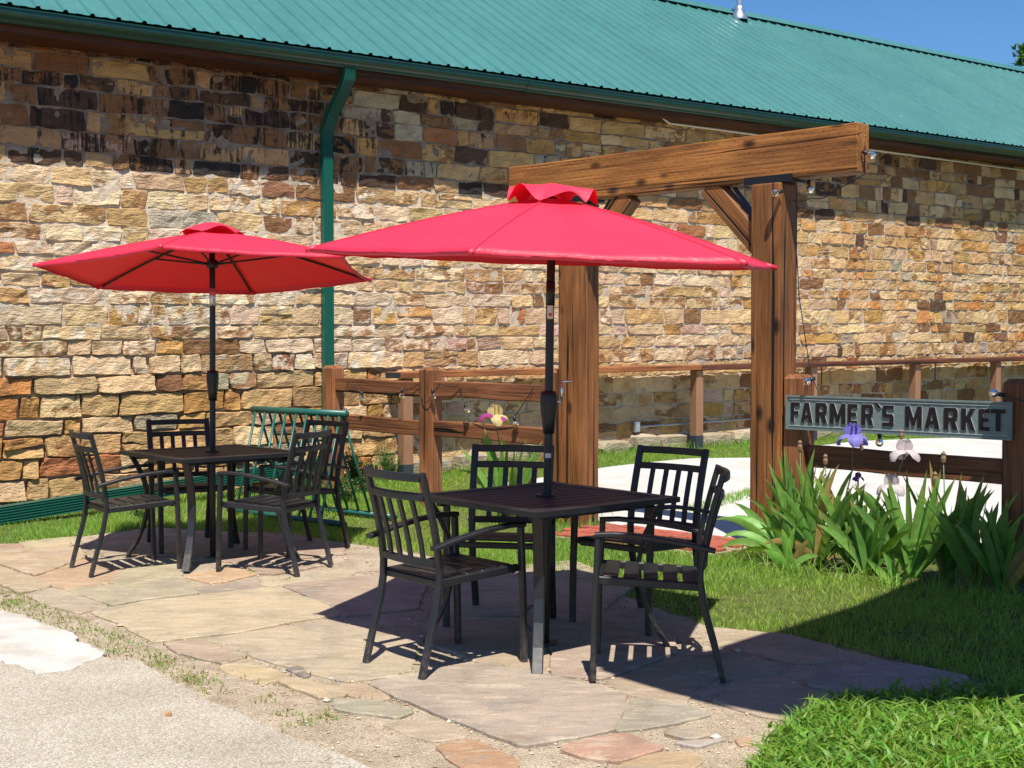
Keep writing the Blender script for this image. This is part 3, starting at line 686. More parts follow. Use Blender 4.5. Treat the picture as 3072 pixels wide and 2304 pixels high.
# conduits on the wall
pp = [onwall(1424, 247, .33), onwall(1445, 266, .05), onwall(1640, 292, .05), onwall(1900, 326, .05), onwall(2300, 380, .05)]
mb = MB(); mb.tube([pp[0], pp[0].lerp(pp[1], .9), pp[1], pp[1].lerp(pp[2], .1), pp[2], pp[3], pp[4]], .014, 8); mb.build('white_conduit', MWHITE, bld, smooth=True)
a_, b_ = onwall(1378, 922, .05), onwall(1690, 900, .05)
mb = MB(); mb.tube([a_, b_], .013, 8); cd = mb.build('wall_conduit', MGREYPIPE, bld, smooth=True)
mb = MB(); mb.box((0, 0, 0), (.085, .05, .12)); mb.box((0, -.03, 0), (.06, .015, .09)); mb.build('outlet_box', MGALV, cd, frame(a_-WD*.03, WD))

# ------------------------------------------------------------------ shelf on posts along the wall
DS = .36
e0 = onwall(866, 805, DS); tl = wt(e0); zl = e0.z
jt = wt(onwall(1517, 790, DS)); er = onwall(2212, 770, DS); tr_ = wt(er); zr = er.z
def shz(t): return zl+(zr-zl)*(t-tl)/(tr_-tl)
shelf = root('wall_shelf', wp(tl, .2, 0), 'long narrow timber shelf on posts in front of the stone wall', 'shelf')
def shelf_board(ta, tb, mat, dz=0):
    me = boxmesh(((tb-ta), .30, .062), .006, sub=6, rough=.003, seed=ta)
    a, b = wp(ta, DS-.15, 0), wp(tb, DS-.15, 0); a.z = shz(ta)-.03+dz; b.z = shz(tb)-.03+dz
    put('shelf_board', me, mat, shelf, frame((a+b)/2, b-a))
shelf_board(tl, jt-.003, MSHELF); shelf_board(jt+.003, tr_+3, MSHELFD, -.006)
put('board_end', boxmesh((.004, .296, .058), .001), MDARKEND, shelf, frame(wp(tl, DS-.15, 0)*1+UP*(shz(tl)-.03-ZS*tl)-WD*.003, WD))
for px, wide in ((876, .115), (1505, .115), (1752, .115), (1976, .115), (2150, .115)):
    t = wt(onwall(px, 850, DS-.1)); b = wp(t, DS-.1, 0); g = float(gz(b.x, b.y)); top = shz(t)-.068
    me = boxmesh((top-g+.02, wide, wide), .005); p_ = put('post', me, MTAN, shelf, frame(Vector((b.x, b.y, (top+g-.02)/2)), UP, WD))
    me = boxmesh((.2, wide+.006, wide+.006), .004); put('post_shoe', me, MDARKEND, p_, frame(Vector((b.x, b.y, g+.07)), UP, WD))
for px in (1240, 1775, 2020):                             # short hanging strips under the shelf
    t = wt(onwall(px, 800, DS-.2)); b = wp(t, DS-.2, 0); me = boxmesh((.24, .02, .012), .002); put('hanging_strip', me, MSHELF, shelf, frame(Vector((b.x, b.y, shz(t)-.19)), UP, WD))

# ------------------------------------------------------------------ pergola
SB = fence_s(1250); SBL, SBR = fence_s(1112), fence_s(1861)
per = root('timber_pergola', fp(SB/2), 'heavy timber entrance frame of two square posts and one beam', 'pergola')
ZB0, ZB1 = 2.53, 2.85
pm = []
for s in (0.0, SB):
    b = fp(s); g = float(gz(b.x, b.y)); me = boxmesh((ZB0-.02-g+.05, .228, .228), .012, 2, sub=10, rough=.006, seed=s)
    pm.append(put('post', me, MPOST, per, frame(Vector((b.x, b.y, (ZB0-.02+g-.05)/2)), UP, FD)))
me = boxmesh((SBR-SBL, .15, ZB1-ZB0), .008, 2, sub=10, rough=.003, seed=3); put('beam', me, MBEAM, per, frame(fp((SBL+SBR)/2, 0, (ZB0+ZB1)/2), FD))
for s, sg in ((0.0, -1), (SB, 1)):
    a = fp(s+sg*.10, 0, 2.10); b = fp(s+sg*.50, 0, 2.52); me = boxmesh(((b-a).length+.05, .13, .15), .006, sub=4, rough=.003, seed=s+2)
    br = put('brace', me, MPOST, per, frame((a+b)/2, b-a))
    mb = MB(); mb.box((0, 0, 0), (.38, .17, .016)); mb.box((0, .084, .02), (.38, .006, .05)); mb.box((0, -.084, .02), (.38, .006, .05)); mb.build('steel_saddle', MSTEEL, per, frame(fp(s, 0, ZB0-.012), FD))
    mb = MB(); mb.box((0, 0, 0), (.34, .05, .012)); a2 = fp(s+sg*.125, 0, 2.24); b2 = fp(s+sg*.34, 0, 2.50); mb.build('steel_strut', MSTEEL, per, frame((a2+b2)/2+(UP-FD*sg).normalized()*.02, b2-a2))

# ------------------------------------------------------------------ fences
def post(parent, s, h, wd=.145, px=None, mat=None, o=0):
    b = fp(s, o); g = float(gz(b.x, b.y)); bm = bmesh.new(); bmesh.ops.create_cube(bm, size=1); L = h+.1
    for v in bm.verts: v.co = Vector((v.co.x*L, v.co.y*wd, v.co.z*wd))
    tp = [f for f in bm.faces if f.normal.x > .9]; bmesh.ops.bevel(bm, geom=list({e for f in tp for e in f.edges}), offset=.028, segments=1, affect='EDGES')
    bmesh.ops.bevel(bm, geom=[e for e in bm.edges if abs((e.verts[0].co-e.verts[1].co).normalized().x) > .99], offset=.005, segments=1, affect='EDGES')
    me = bpy.data.meshes.new('p'); bm.to_mesh(me); bm.free()
    return put('post', me, mat or MFENCE, parent, frame(Vector((b.x, b.y, g+h/2-.05)), UP, FD))
def rail(parent, s0, s1, z0, z1, hgt=.14, th=.07, seed=1, mat=None):
    a, b = fp(s0, 0, z0), fp(s1, 0, z1); me = boxmesh(((b-a).length, th, hgt), .008, sub=8, rough=.009, seed=seed); return put('rail', me, mat or MRAILW, parent, frame((a+b)/2, b-a))
fs_ = [fence_s(720), fence_s(930), SB-.195]
lf = root('post_and_rail_fence', fp(fs_[1]), 'low two-rail timber fence running from the pergola to the wall by the downspout', 'fence')
for s in fs_: post(lf, s, 1.215)
for i in (0, 1):
    g = .05
    rail(lf, fs_[i]+.07, fs_[i+1]-.07, 1.035-.005*i, 1.02, .135, .07, 3+i); rail(lf, fs_[i]+.07, fs_[i+1]-.07, .695-.01*i, .675, .135, .07, 8+i)
rs_ = [fence_s(1727), fence_s(2204)]
rf = root('sign_fence', fp(rs_[0]), 'timber fence panel right of the pergola carrying the sign', 'fence')
for s in rs_: post(rf, s, 1.21, .15, mat=MFENCE)
rail(rf, rs_[0]+.075, rs_[1]-.075, .66, .65, .15, .07, 14); rail(rf, rs_[0]+.075, rs_[1]-.075, 1.0, 1.0, .12, .05, 17)
rail(rf, rs_[1]+.075, rs_[1]+2.2, .65, .65, .15, .07, 15); rail(rf, rs_[1]+.075, rs_[1]+2.2, 1.0, 1.0, .13, .07, 18); post(rf, rs_[1]+2.28, 1.21)

# ------------------------------------------------------------------ the sign
SO = .098
def osign(px, py, o=SO): return onplane(px, py, fp(0, o), FN)
cs = [osign(*p) for p in ((1700, 851), (2189, 871), (2185, 949), (1700, 929))]
L_ = (cs[1]-cs[0]).dot(FD); ctr = sum(cs, Vector())/4; H_ = (cs[0].z-cs[3].z+cs[1].z-cs[2].z)/2
tiltv = (FD*L_+UP*((cs[1].z+cs[2].z-cs[0].z-cs[3].z)/2)).normalized()
SM = frame(ctr, tiltv)                                    # x right, y away from viewer, z up
def sloc(px, py):
    q = SM.inverted() @ osign(px, py, SO+.006); return q.x, q.z
sign = root('market_sign', ctr, 'grey galvanised metal sign reading FARMER`S MARKET in dark raised capitals', 'sign')
put('panel', boxmesh((L_, .012, H_), .003), MSIGN, sign, SM)
mb = MB(); e = .012
for zz in (H_/2-e/2, -H_/2+e/2): mb.box((0, -.008, zz), (L_, .014, e))
for xx in (L_/2-e/2, -L_/2+e/2): mb.box((xx, -.0085, 0), (e, .013, H_-2*e-.001))
mb.build('border', MSIGN, sign, SM)
mb = MB()
for zz in (H_/2-.026, -H_/2+.026): mb.box((0, -.0085, zz), (L_-.05, .006, .004))
mb.build('border_bead', MRIM, sign, SM)
GL = {
 'F': ([(0, 0), (.36, 0), (.36, .38), (.86, .38), (.86, .56), (.36, .56), (.36, .81), (1, .81), (1, 1), (0, 1)], None),
 'E': ([(0, 0), (1, 0), (1, .19), (.36, .19), (.36, .41), (.86, .41), (.86, .59), (.36, .59), (.36, .81), (1, .81), (1, 1), (0, 1)], None),
 'T': ([(.33, 0), (.67, 0), (.67, .8), (1, .8), (1, 1), (0, 1), (0, .8), (.33, .8)], None),
 'A': ([(0, 0), (.3, 0), (.36, .2), (.64, .2), (.7, 0), (1, 0), (.68, 1), (.32, 1)], [(.41, .38), (.59, .38), (.5, .76)]),
 'R': ([(0, 0), (.34, 0), (.34, .38), (.48, .38), (.66, 0), (1, 0), (.8, .41), (.94, .5), (1, .6), (1, .84), (.86, 1), (0, 1)], [(.34, .56), (.6, .56), (.67, .62), (.67, .76), (.6, .82), (.34, .82)]),
 'M': ([(0, 0), (.25, 0), (.25, .55), (.43, .08), (.57, .08), (.75, .55), (.75, 0), (1, 0), (1, 1), (.74, 1), (.5, .42), (.26, 1), (0, 1)], None),
 'K': ([(0, 0), (.34, 0), (.34, .34), (.44, .46), (.68, 0), (1, 0), (.66, .6), (1, 1), (.66, 1), (.34, .6), (.34, 1), (0, 1)], None),
 'S': ([(0, 0), (.85, 0), (1, .1), (1, .48), (.85, .59), (.36, .59), (.36, .82), (1, .82), (1, 1), (.15, 1), (0, .9), (0, .52), (.15, .4), (.64, .4), (.64, .18), (0, .18)], None),
 '`': ([(0, 1), (.42, 1), (1, .78), (.8, .74), (.55, .76)], None),
}
def glyph(ch, x0, x1, z0, z1, y0, y1, grow=0.0):
    o, h = GL[ch]
    def mp(l, g):
        q = [Vector((x0+(x1-x0)*a, 0, z0+(z1-z0)*b)) for a, b in l]
        if not g: return q
        ar = sum(q[i].x*q[(i+1) % len(q)].z-q[(i+1) % len(q)].x*q[i].z for i in range(len(q))); sg = 1 if ar > 0 else -1; r = []
        for i in range(len(q)):
            a, b, c = q[i-1], q[i], q[(i+1) % len(q)]; d1 = (b-a).normalized(); d2 = (c-b).normalized()
            n1 = Vector((d1.z, 0, -d1.x))*sg; n2 = Vector((d2.z, 0, -d2.x))*sg; k = (n1+n2); r.append(b+k/max(.35, k.length_squared)*2*g*.5*1.0)
        return r
    loops = [mp(o, grow)]+([mp(h, -grow)] if h else []); tri = tessellate_polygon([[Vector((p.x, p.z, 0)) for p in l] for l in loops])
    flat = [p for l in loops for p in l]; n = len(flat); mb = MB()
    vs = [Vector((p.x, y0, p.z)) for p in flat]+[Vector((p.x, y1, p.z)) for p in flat]; fs = [tuple(t) for t in tri]+[tuple(reversed([i+n for i in t])) for t in tri]; k = 0
    for l in loops:
        for i in range(len(l)): a, b = k+i, k+(i+1) % len(l); fs.append((a, b, b+n, a+n))
        k += len(l)
    mb.add(vs, fs); return mb
# letter boxes as seen (crop 2250,1150 at 2.691x): left, right, base left/right, cap
def cropD(x, y): return ((2250+x/2.6910)/K, (1150+y/2.6910)/K)
LET = [('F', 335, 405, 312, 152), ('A', 414, 508, 317, 155), ('R', 535, 625, 322, 158), ('M', 650, 775, 328, 162), ('E', 795, 870, 332, 166), ('R', 905, 998, 338, 170), ('`', 1006, 1062, 340, 155), ('S', 1073, 1163, 346, 178), ('M', 1258, 1390, 358, 184), ('A', 1414, 1534, 366, 192), ('R', 1570, 1680, 374, 197), ('K', 1710, 1820, 379, 202), ('E', 1852, 1938, 384, 206), ('T', 1948, 2066, 388, 208)]
for ch, xa, xb, yb, yt in LET:
    xm = (xa+xb)/2; x0, _ = sloc(*cropD(xa, (yb+yt)/2)); x1, _ = sloc(*cropD(xb, (yb+yt)/2)); _, z0 = sloc(*cropD(xm, yb)); _, z1 = sloc(*cropD(xm, yt))
    l_ = glyph(ch, x0, x1, z0, z1, -.014, -.006).build('letter', MLET, sign, SM)
    glyph(ch, x0, x1, z0, z1, -.0105, -.006, .0035).build('letter_edge_light', MRIM, l_, SM)  # pale outline paints the light caught along letter edges

# ------------------------------------------------------------------ tables, chairs, umbrellas
def make_table(label):
    t = root('patio_table', (0, 0, 0), label, 'table', 'square patio tables'); Z = .70; A = .885
    mb = MB(); e = .062
    for s in (-1, 1):
        mb.box((0, s*(A/2-e/2), Z-.0125), (A, e, .025)); mb.box((s*(A/2-e/2), 0, Z-.0128), (e, A-2*e-.001, .0244))
    mb.build('top_frame', MBLK, t)
    n = 9; wd = (A-2*e)/n
    for i in range(n):
        y = -A/2+e+wd*(i+.5)
        put('slat', boxmesh((A-2*e-.002, wd-.005, .014), .002), MSLAT, t, Matrix.Translation((0, y, Z-.0105)))
    mb = MB()
    for s in (-1, 1): mb.box((s*.2, 0, Z-.04), (.03, A-.14, .024)); mb.box((0, s*.33, Z-.0405), (A-.14, .03, .023))
    mb.build('apron', MBLK, t)
    for k in range(4):
        a = pi/4+k*pi/2; c, s = math.cos(a), math.sin(a)
        prof = [(.545, .672), (.50, .60), (.455, .50), (.435, .40), (.44, .30), (.465, .20), (.51, .10), (.572, .001)]
        mb = MB(); mb.bar([(r*c, r*s, z) for r, z in prof], .05, .022, (-s, c, 0)); mb.build('leg', MBLK, t)
    mb = MB(); mb.lathe((0, 0, Z), [(.028, -.03), (.045, -.002), (.045, .006), (.024, .006), (.024, -.03)], 16); mb.build('umbrella_collar', MBLK, t)
    return t
def make_chair(label):
    t = root('patio_armchair', (0, 0, 0), label, 'chair', 'black metal patio armchairs')
    rear = [(-.272, .001), (-.25, .09), (-.222, .19), (-.194, .29), (-.178, .38), (-.176, .45), (-.186, .54), (-.206, .64), (-.232, .74), (-.268, .868)]
    def rx(z): return float(np.interp(z, [p[1] for p in rear], [p[0] for p in rear]))
    for sg in (-1, 1):
        mb = MB(); mb.bar([(x, sg*.205, z) for x, z in rear], .036, .024, (0, 1, 0)); mb.build('rear_leg', MBLK, t)
        mb = MB(); mb.bar([(.268, sg*.236, .001), (.262, sg*.236, .3), (.248, sg*.236, .60)], .034, .026, (0, 1, 0)); mb.build('front_leg', MBLK, t)
        mb = MB(); mb.bar([(.262, sg*.238, .612), (.18, sg*.240, .616), (.05, sg*.241, .606), (-.1, sg*.240, .582), (-.235, sg*.238, .553)], .042, .02, (0, 1, 0)); mb.build('armrest', MBLK, t)
        mb = MB(); mb.bar([(.25, sg*.208, .418), (.05, sg*.208, .408), (-.172, sg*.195, .395)], .02, .034, (0, 1, 0)); mb.build('seat_rail', MBLK, t)
    for x, z, y in ((.24, .408, .2), (-.166, .392, .19)):
        mb = MB(); mb.bar([(x, -y, z), (x, y, z)], .022, .03, (1, 0, 0)); mb.build('seat_crossbar', MBLK, t)
    for i in range(5):
        x = .196-i*.083; z = float(np.interp(x, [-.172, .05, .25], [.395, .408, .418]))+.015
        put('seat_slat', boxmesh((.062, .396, .009), .002), MBLK, t, Matrix.Translation((x, 0, z)) @ Matrix.Rotation(-.05, 4, 'Y'))
    def bow(y): return -.035*(1-(y/.205)**2)
    for z, th in ((.848, .036), (.765, .034), (.478, .034)):
        mb = MB(); ys_ = np.linspace(-.19, .19, 9); mb.bar([(rx(z)+bow(y)*(1 if z > .6 else .7), y, z) for y in ys_], th, .02, (0, 0, 1)); mb.build('back_rail', MBLK, t)
    for y in (-.118, -.039, .039, .118):
        mb = MB(); mb.bar([(rx(z)+bow(y)*float(np.interp(z, [.478, .765], [.7, 1])), y, z) for z in np.linspace(.488, .755, 5)], .028, .013, (0, 1, 0)); mb.build('back_slat', MBLK, t)
    return t
TABLES = [((.155, 6.05), .70, 'black square patio table nearest the camera, under the front red umbrella'), ((-1.975, 8.54), .72, 'black square patio table by the stone wall, under the left red umbrella')]
t0 = make_table(TABLES[0][2])
for i, (p, a, lb) in enumerate(TABLES):
    o = t0 if i == 0 else copy_tree(t0)
    o.location = (p[0], p[1], .012); o.rotation_euler = (0, 0, a); o['label'] = lb
CH = [((-.304, 5.72), .707, 'black metal armchair at left of the nearest table, turned away from the camera'),
      ((.631, 5.601), pi-.11, 'black metal armchair seen side-on at right of the nearest table'),
      ((-.045, 6.655), math.radians(259), 'black metal armchair behind the nearest table, before the yellow iris'),
      ((.66, 6.57), math.radians(228), 'black metal armchair behind the nearest table, in front of the white walk'),
      ((-2.43, 8.12), .60, 'black metal armchair at the far left end of the table by the wall'),
      ((-1.475, 8.105), 2.771, 'black metal armchair at right front of the table by the wall'),
      ((-2.27, 9.05), math.radians(297), 'black metal armchair between the stone wall and the left table'),
      ((-1.47, 8.90), math.radians(228), 'black metal armchair beside the green bike rack, behind the left table')]
c0 = make_chair(CH[0][2])
for i, (p, a, lb) in enumerate(CH):
    o = c0 if i == 0 else copy_tree(c0)
    o.location = (p[0], p[1], .012); o.rotation_euler = (0, 0, a); o['label'] = lb

def make_umbrella(base, cen, R, az, tx, ty, hc, label, crank_z, cdir, capaz, capl):
    t = root('patio_umbrella', (base[0], base[1], 0), label, 'umbrella', 'red patio umbrellas')
    O = Vector(cen); tips = []
    nrm = Vector((-tx, -ty, 1)).normalized()
    def pl(r, a): x, y = r*math.cos(a), r*math.sin(a); return Vector((O.x+x, O.y+y, O.z+tx*x+ty*y))
    def rise(q): return hc*(1-q)*(1+.25*q)                # rib line, a little bowed
    NS, NR = 10, 14; vs = []; fs = []
    for k in range(6):
        o_ = len(vs)
        for ir in range(NR+1):
            q = .06+(1-.06)*ir/NR; a, b = pl(R*q, az+k*pi/3), pl(R*q, az+(k+1)*pi/3)
            for j in range(NS+1):
                u = j/NS; p = a.lerp(b, u); bulge = 4*u*(1-u)
                c_ = pl(0, 0); p = p+(c_-p)*(.022*bulge*q**4)
                vs.append(p+nrm*(rise(q)-.020*bulge*q*(1-q*.55)+.003*math.sin(u*17+k*2.1)*q*bulge))
        n = NS+1
        for ir in range(NR):
            for j in range(NS): fs.append((o_+ir*n+j, o_+ir*n+j+1, o_+(ir+1)*n+j+1, o_+(ir+1)*n+j))
        hb = len(vs)                                      # short hem folded under
        for j in range(n): p = vs[o_+NR*n+j]; vs.append(p+(O-p).normalized()*.012-nrm*.016)
        for j in range(NS): fs.append((o_+NR*n+j, o_+NR*n+j+1, hb+j+1, hb+j))
    mb = MB(); mb.add(vs, fs); cano = mb.build('canopy', MRED, t, smooth=True)
    for k in range(6):                                    # stitched seams over the ribs
        a = az+k*pi/3; mb = MB(); mb.bar([pl(R*q, a)+nrm*(rise(q)+.0012) for q in np.linspace(.16, .995, 9)], .014, .003, Vector((-math.sin(a), math.cos(a), 0))); mb.build('seam', MRED, cano)
    # vent cap, lifted between the ribs
    vs = []; fs = []; NA = 60
    for ir in range(7):
        q = ir/6
        for j in range(NA):
            a = az+2*pi*j/NA; ph = (j % 10)/10; lift = math.sin(pi*ph)**1.2
            rr = (.02+.195*q)*(1-.06*lift*q)
            p = pl(rr, a)+nrm*(rise(rr/R)+.062-.052*q*q+capl*lift*q*q*(1+.45*math.sin(j*.35+capaz)))
            vs.append(p)
    for ir in range(6):
        for j in range(NA): fs.append((ir*NA+j, ir*NA+(j+1) % NA, (ir+1)*NA+(j+1) % NA, (ir+1)*NA+j))
    mb = MB(); mb.add(vs, fs); mb.build('vent_cap', MRED, cano, smooth=True)
    hub = O+nrm*(hc-.035); sl_ = O+nrm*.055
    for k in range(6):
        a = az+k*pi/3; tip = pl(R*.985, a)
        path = [hub]+[pl(R*q, a)+nrm*(rise(q)-.014) for q in (.1, .3, .5, .7, .9, .985)]
        mb = MB(); mb.tube(path, .0075, 6); rb = mb.build('rib', MBLK, t, smooth=True)
        mb = MB(); mb.tube([sl_+(pl(.03, a)-O), pl(R*.47, a)+nrm*(rise(.47)-.022)], .0065, 6); mb.build('strut', MBLK, rb, smooth=True)
        mb = MB(); mb.tube([pl(R*.955, a)+nrm*(rise(.955)-.012), pl(R*1.008, a)+nrm*(rise(1.0)-.006)], [.017, .012], 8); mb.build('tip_pocket', MRED, rb, smooth=True)
    mb = MB(); mb.lathe((0, 0, 0), [(.001, -.03), (.036, -.028), (.04, -.01), (.036, .02), (.02, .03), (.001, .03)], 14); mb.build('slider', MBLK, t, frame(sl_, Vector((1, 0, tx)), nrm), smooth=True)
    mb = MB(); mb.lathe((0, 0, 0), [(.001, -.03), (.03, -.028), (.034, .0), (.02, .03), (.001, .035)], 14); mb.build('top_hub', MBLK, t, frame(hub, Vector((1, 0, tx)), nrm), smooth=True)
    B = Vector((base[0], base[1], 0)); J = Vector((O.x, O.y, O.z-.20)); J = B.lerp(J, 1); 
    mb = MB(); mb.tube([B+UP*.004, B.lerp(J, .35), B.lerp(J, .7), J, hub], .0195, 16); po = mb.build('pole', MBLK, t, smooth=True)
    mb = MB(); mb.lathe(B+UP*.004, [(.001, .02), (.06, .02), (.065, .012), (.065, 0)], 20); mb.build('foot_flange', MBLK, t)
    mb = MB(); mb.tube([J-UP*.02, J+(hub-J).normalized()*.095], .0212, 16); mb.build('tilt_collar', MBLK if cdir else MGALV, po, smooth=True)
    cz = crank_z; cb = B.lerp(J, (cz)/J.z)
    mb = MB(); mb.lathe(cb, [(.0196, -.12), (.027, -.118), (.031, -.06), (.039, .0), (.041, .05), (.036, .075), (.026, .08), (.0196, .081)], 18); hz_ = mb.build('crank_housing', MBLK, po, smooth=True)
    if cdir:
        d = Vector(cdir).normalized(); s = cb+d*.04+UP*.03
        mb = MB(); mb.tube([s-d*.01, s+d*.022], .006, 8); mb.tube([s+d*.02, s+d*.022+UP*.095], .0065, 8); mb.tube([s+d*.022+UP*.095, s+d*.066+UP*.095], .006, 8); mb.build('crank_handle', MCHROME, hz_, smooth=True)
        for zz, hh in ((J.z-.04, .085), (.90, .022)):
            c_ = B.lerp(J, zz/J.z); mb = MB(); vs = []; fs = []
            for i in range(7):
                a = -pi/2-.75+1.5*i/6; vs += [c_+Vector((.0202*math.cos(a), .0202*math.sin(a), -hh/2)), c_+Vector((.0202*math.cos(a), .0202*math.sin(a), hh/2))]
            for i in range(6): fs.append((2*i, 2*i+2, 2*i+3, 2*i+1))
            mb.add(vs, fs); st = mb.build('sticker', MSTICK, po)
            if hh > .05:
                mb = MB(); mb.lathe((0, 0, 0), [(.0001, 0), (.008, 0)], 10); mb.build('sticker_mark', MSTICKR, st, Matrix.Translation(c_+Vector((.0, -.0208, -.022))) @ Matrix.Rotation(pi/2, 4, 'X'))
    return t
make_umbrella((.155, 6.05), (.178, 6.05, 1.817), 1.117, 3.36, -.036, .052, .285, 'red umbrella over the nearest table, tilted towards the camera', 1.12, (1, -.15, 0), .4, .055)
make_umbrella((-1.975, 8.54), (-1.965, 8.543, 1.888), 1.106, 3.628, .023, -.083, .27, 'red umbrella at left by the wall, showing its ribs underneath', 1.165, None, 2.0, .026)

# ------------------------------------------------------------------ bike rack
RT = .029; ra, rb_ = Vector((-2.19, 11.06, .86)), Vector((-1.34, 10.36, .86)); rd = (rb_-ra).normalized(); rp = Vector((-rd.y, rd.x, 0))
if rp.y < 0: rp = -rp
rack = root('bike_rack', (ra+rb_)/2-UP*.86, 'green tubular A-frame bike rack standing on the grass by the wall', 'bike rack')
mb = MB(); mb.tube([ra-rd*.03, rb_+rd*.03], RT, 14); mb.build('top_tube', MRACK, rack, smooth=True)
nb = 9
for sg in (-1, 1):
    for i in range(nb):
        p = ra.lerp(rb_, (i+.25)/(nb-.5)); q = p+rp*sg*.27+rd*.05; q.z = .03
        mb = MB(); mb.tube([p+rp*sg*.02-UP*.02, q], .0105, 8); mb.build('upright_bar', MRACK, rack, smooth=True)
    mb = MB(); a, b = ra+rp*sg*.275-rd*.02, rb_+rp*sg*.275+rd*.3; a.z = b.z = .03; mb.tube([a, b], .024, 12); mb.build('ground_tube', MRACK, rack, smooth=True)

# ------------------------------------------------------------------ string lights
def bulb(parent, p, d=None):
    d = Vector(d or (0, 0, -1)).normalized(); M = frame(p, d.orthogonal(), -d)
    mb = MB(); mb.lathe((0, 0, 0), [(.006, .012), (.0125, .01), (.0135, -.02), (.010, -.026), (.001, -.026)], 12); so_ = mb.build('socket', MWIRE, parent, M, smooth=True)
    prof = [(.009, -.024)]+[(.0262*math.sin(a), -.052-.0262*math.cos(pi-a)*-1) for a in ()]
    for i in range(1, 10):
        a = pi*(.14+.86*i/9); prof.append((max(.0004, .0262*math.sin(a)), -.055+.0262*math.cos(a)))
    mb = MB(); mb.lathe((0, 0, 0), prof, 16); mb.build('bulb', MGLASS, so_, M, smooth=True)
    mb = MB(); mb.tube([(0, 0, -.025), (.005, 0, -.045), (-.005, 0, -.055), (0, .004, -.06)], .0012, 5); mb.build('filament_post', MCHROME, so_, M)
def cable(pts, sag, n=8):
    out = []
    for i in range(len(pts)-1):
        a, b = Vector(pts[i]), Vector(pts[i+1]); sg = sag[i] if isinstance(sag, (list, tuple)) else sag
        for j in range(n): u = j/n; out.append(a.lerp(b, u)-UP*sg*4*u*(1-u))
    out.append(Vector(pts[-1])); return out
def of(px, py, o=.06): return onplane(px, py, fp(0, o), FN)
sg1 = root('string_lights', of(930, 830), 'black string lights with clear bulbs looped along the left fence', 'string lights')
pts = [of(738, 905, .09), of(737, 880, .09), of(752, 826, .06), of(768, 826, .06), of(782, 852, .06), of(842, 850, .06), of(868, 846, .06), of(905, 828, .05), of(914, 865, .09), of(934, 846, .10), of(950, 828, .09), of(994, 832, .05), of(1003, 868, .06), of(1050, 905, .06), of(1080, 905, .06), of(1110, 900, .06), of(1136, 862, .06), of(1152, 836, .05)]
mb = MB(); mb.tube(cable(pts, [.005, .0, 0, .01, .03, .005, .01, .03, .05, .02, .02, .01, .03, .01, .005, .01, .01]), .0035, 6); mb.build('cable', MWIRE, sg1, smooth=True)
for px, py, dd in ((738, 878, (.5, -.3, -.5)), (782, 848, (0, 0, -1)), (868, 842, (0, 0, -1)), (934, 843, (.1, 0, -1)), (1005, 874, (.3, -.4, -.8)), (1111, 902, (.2, 0, -1))): bulb(sg1, of(px, py, .075), dd)
def ofp(px, py, o): return onplane(px, py, fp(0, o), FN)
sg2 = root('string_lights', fp(.13, 0, 1.2), 'black string lights hanging down the front pergola post and along the sign', 'string lights')
e_ = fp(.16, 0, 0)
pts = [fp(SBR+.012, 0, 2.72), fp(SBR+.012, 0, 2.52), ofp(1800, 415, 0), ofp(1752, 428, 0), fp(.135, .03, 2.40), ofp(1722, 560, -.02), ofp(1726, 640, -.02), ofp(1738, 720, -.03), ofp(1750, 800, -.02), ofp(1770, 850, 0), ofp(1885, 925, .0), ofp(1900, 940, .02), ofp(1960, 935, .0)]
mb = MB(); mb.tube(cable(pts, [0, 0, .02, .02, .01, .0, 0, 0, .01, .02, 0, .02]), .0035, 6); mb.build('cable', MWIRE, sg2, smooth=True)
bulb(sg2, fp(SBR+.02, .03, 2.66), (.6, -.3, -.3)); bulb(sg2, ofp(1746, 402, 0)+UP*.03, (.2, -.2, -1)); bulb(sg2, fp(.135, .135, 2.44), (-.7, -.4, -.2)); bulb(sg2, ofp(1757, 818, .08), (-.8, -.2, -.3)); bulb(sg2, ofp(1900, 938, .05)+UP*.0, (0, 0, -1))
sg3 = root('string_lights', ofp(2180, 850, 0), 'black string light with one clear bulb beside the right sign post', 'string lights')
pts = [ofp(2160, 852, .12), ofp(2182, 858, .13), ofp(2225, 868, .14)]; mb = MB(); mb.tube(cable(pts, .005), .0035, 6); mb.build('cable', MWIRE, sg3, smooth=True); bulb(sg3, ofp(2166, 853, .12), (-.9, 0, .15))

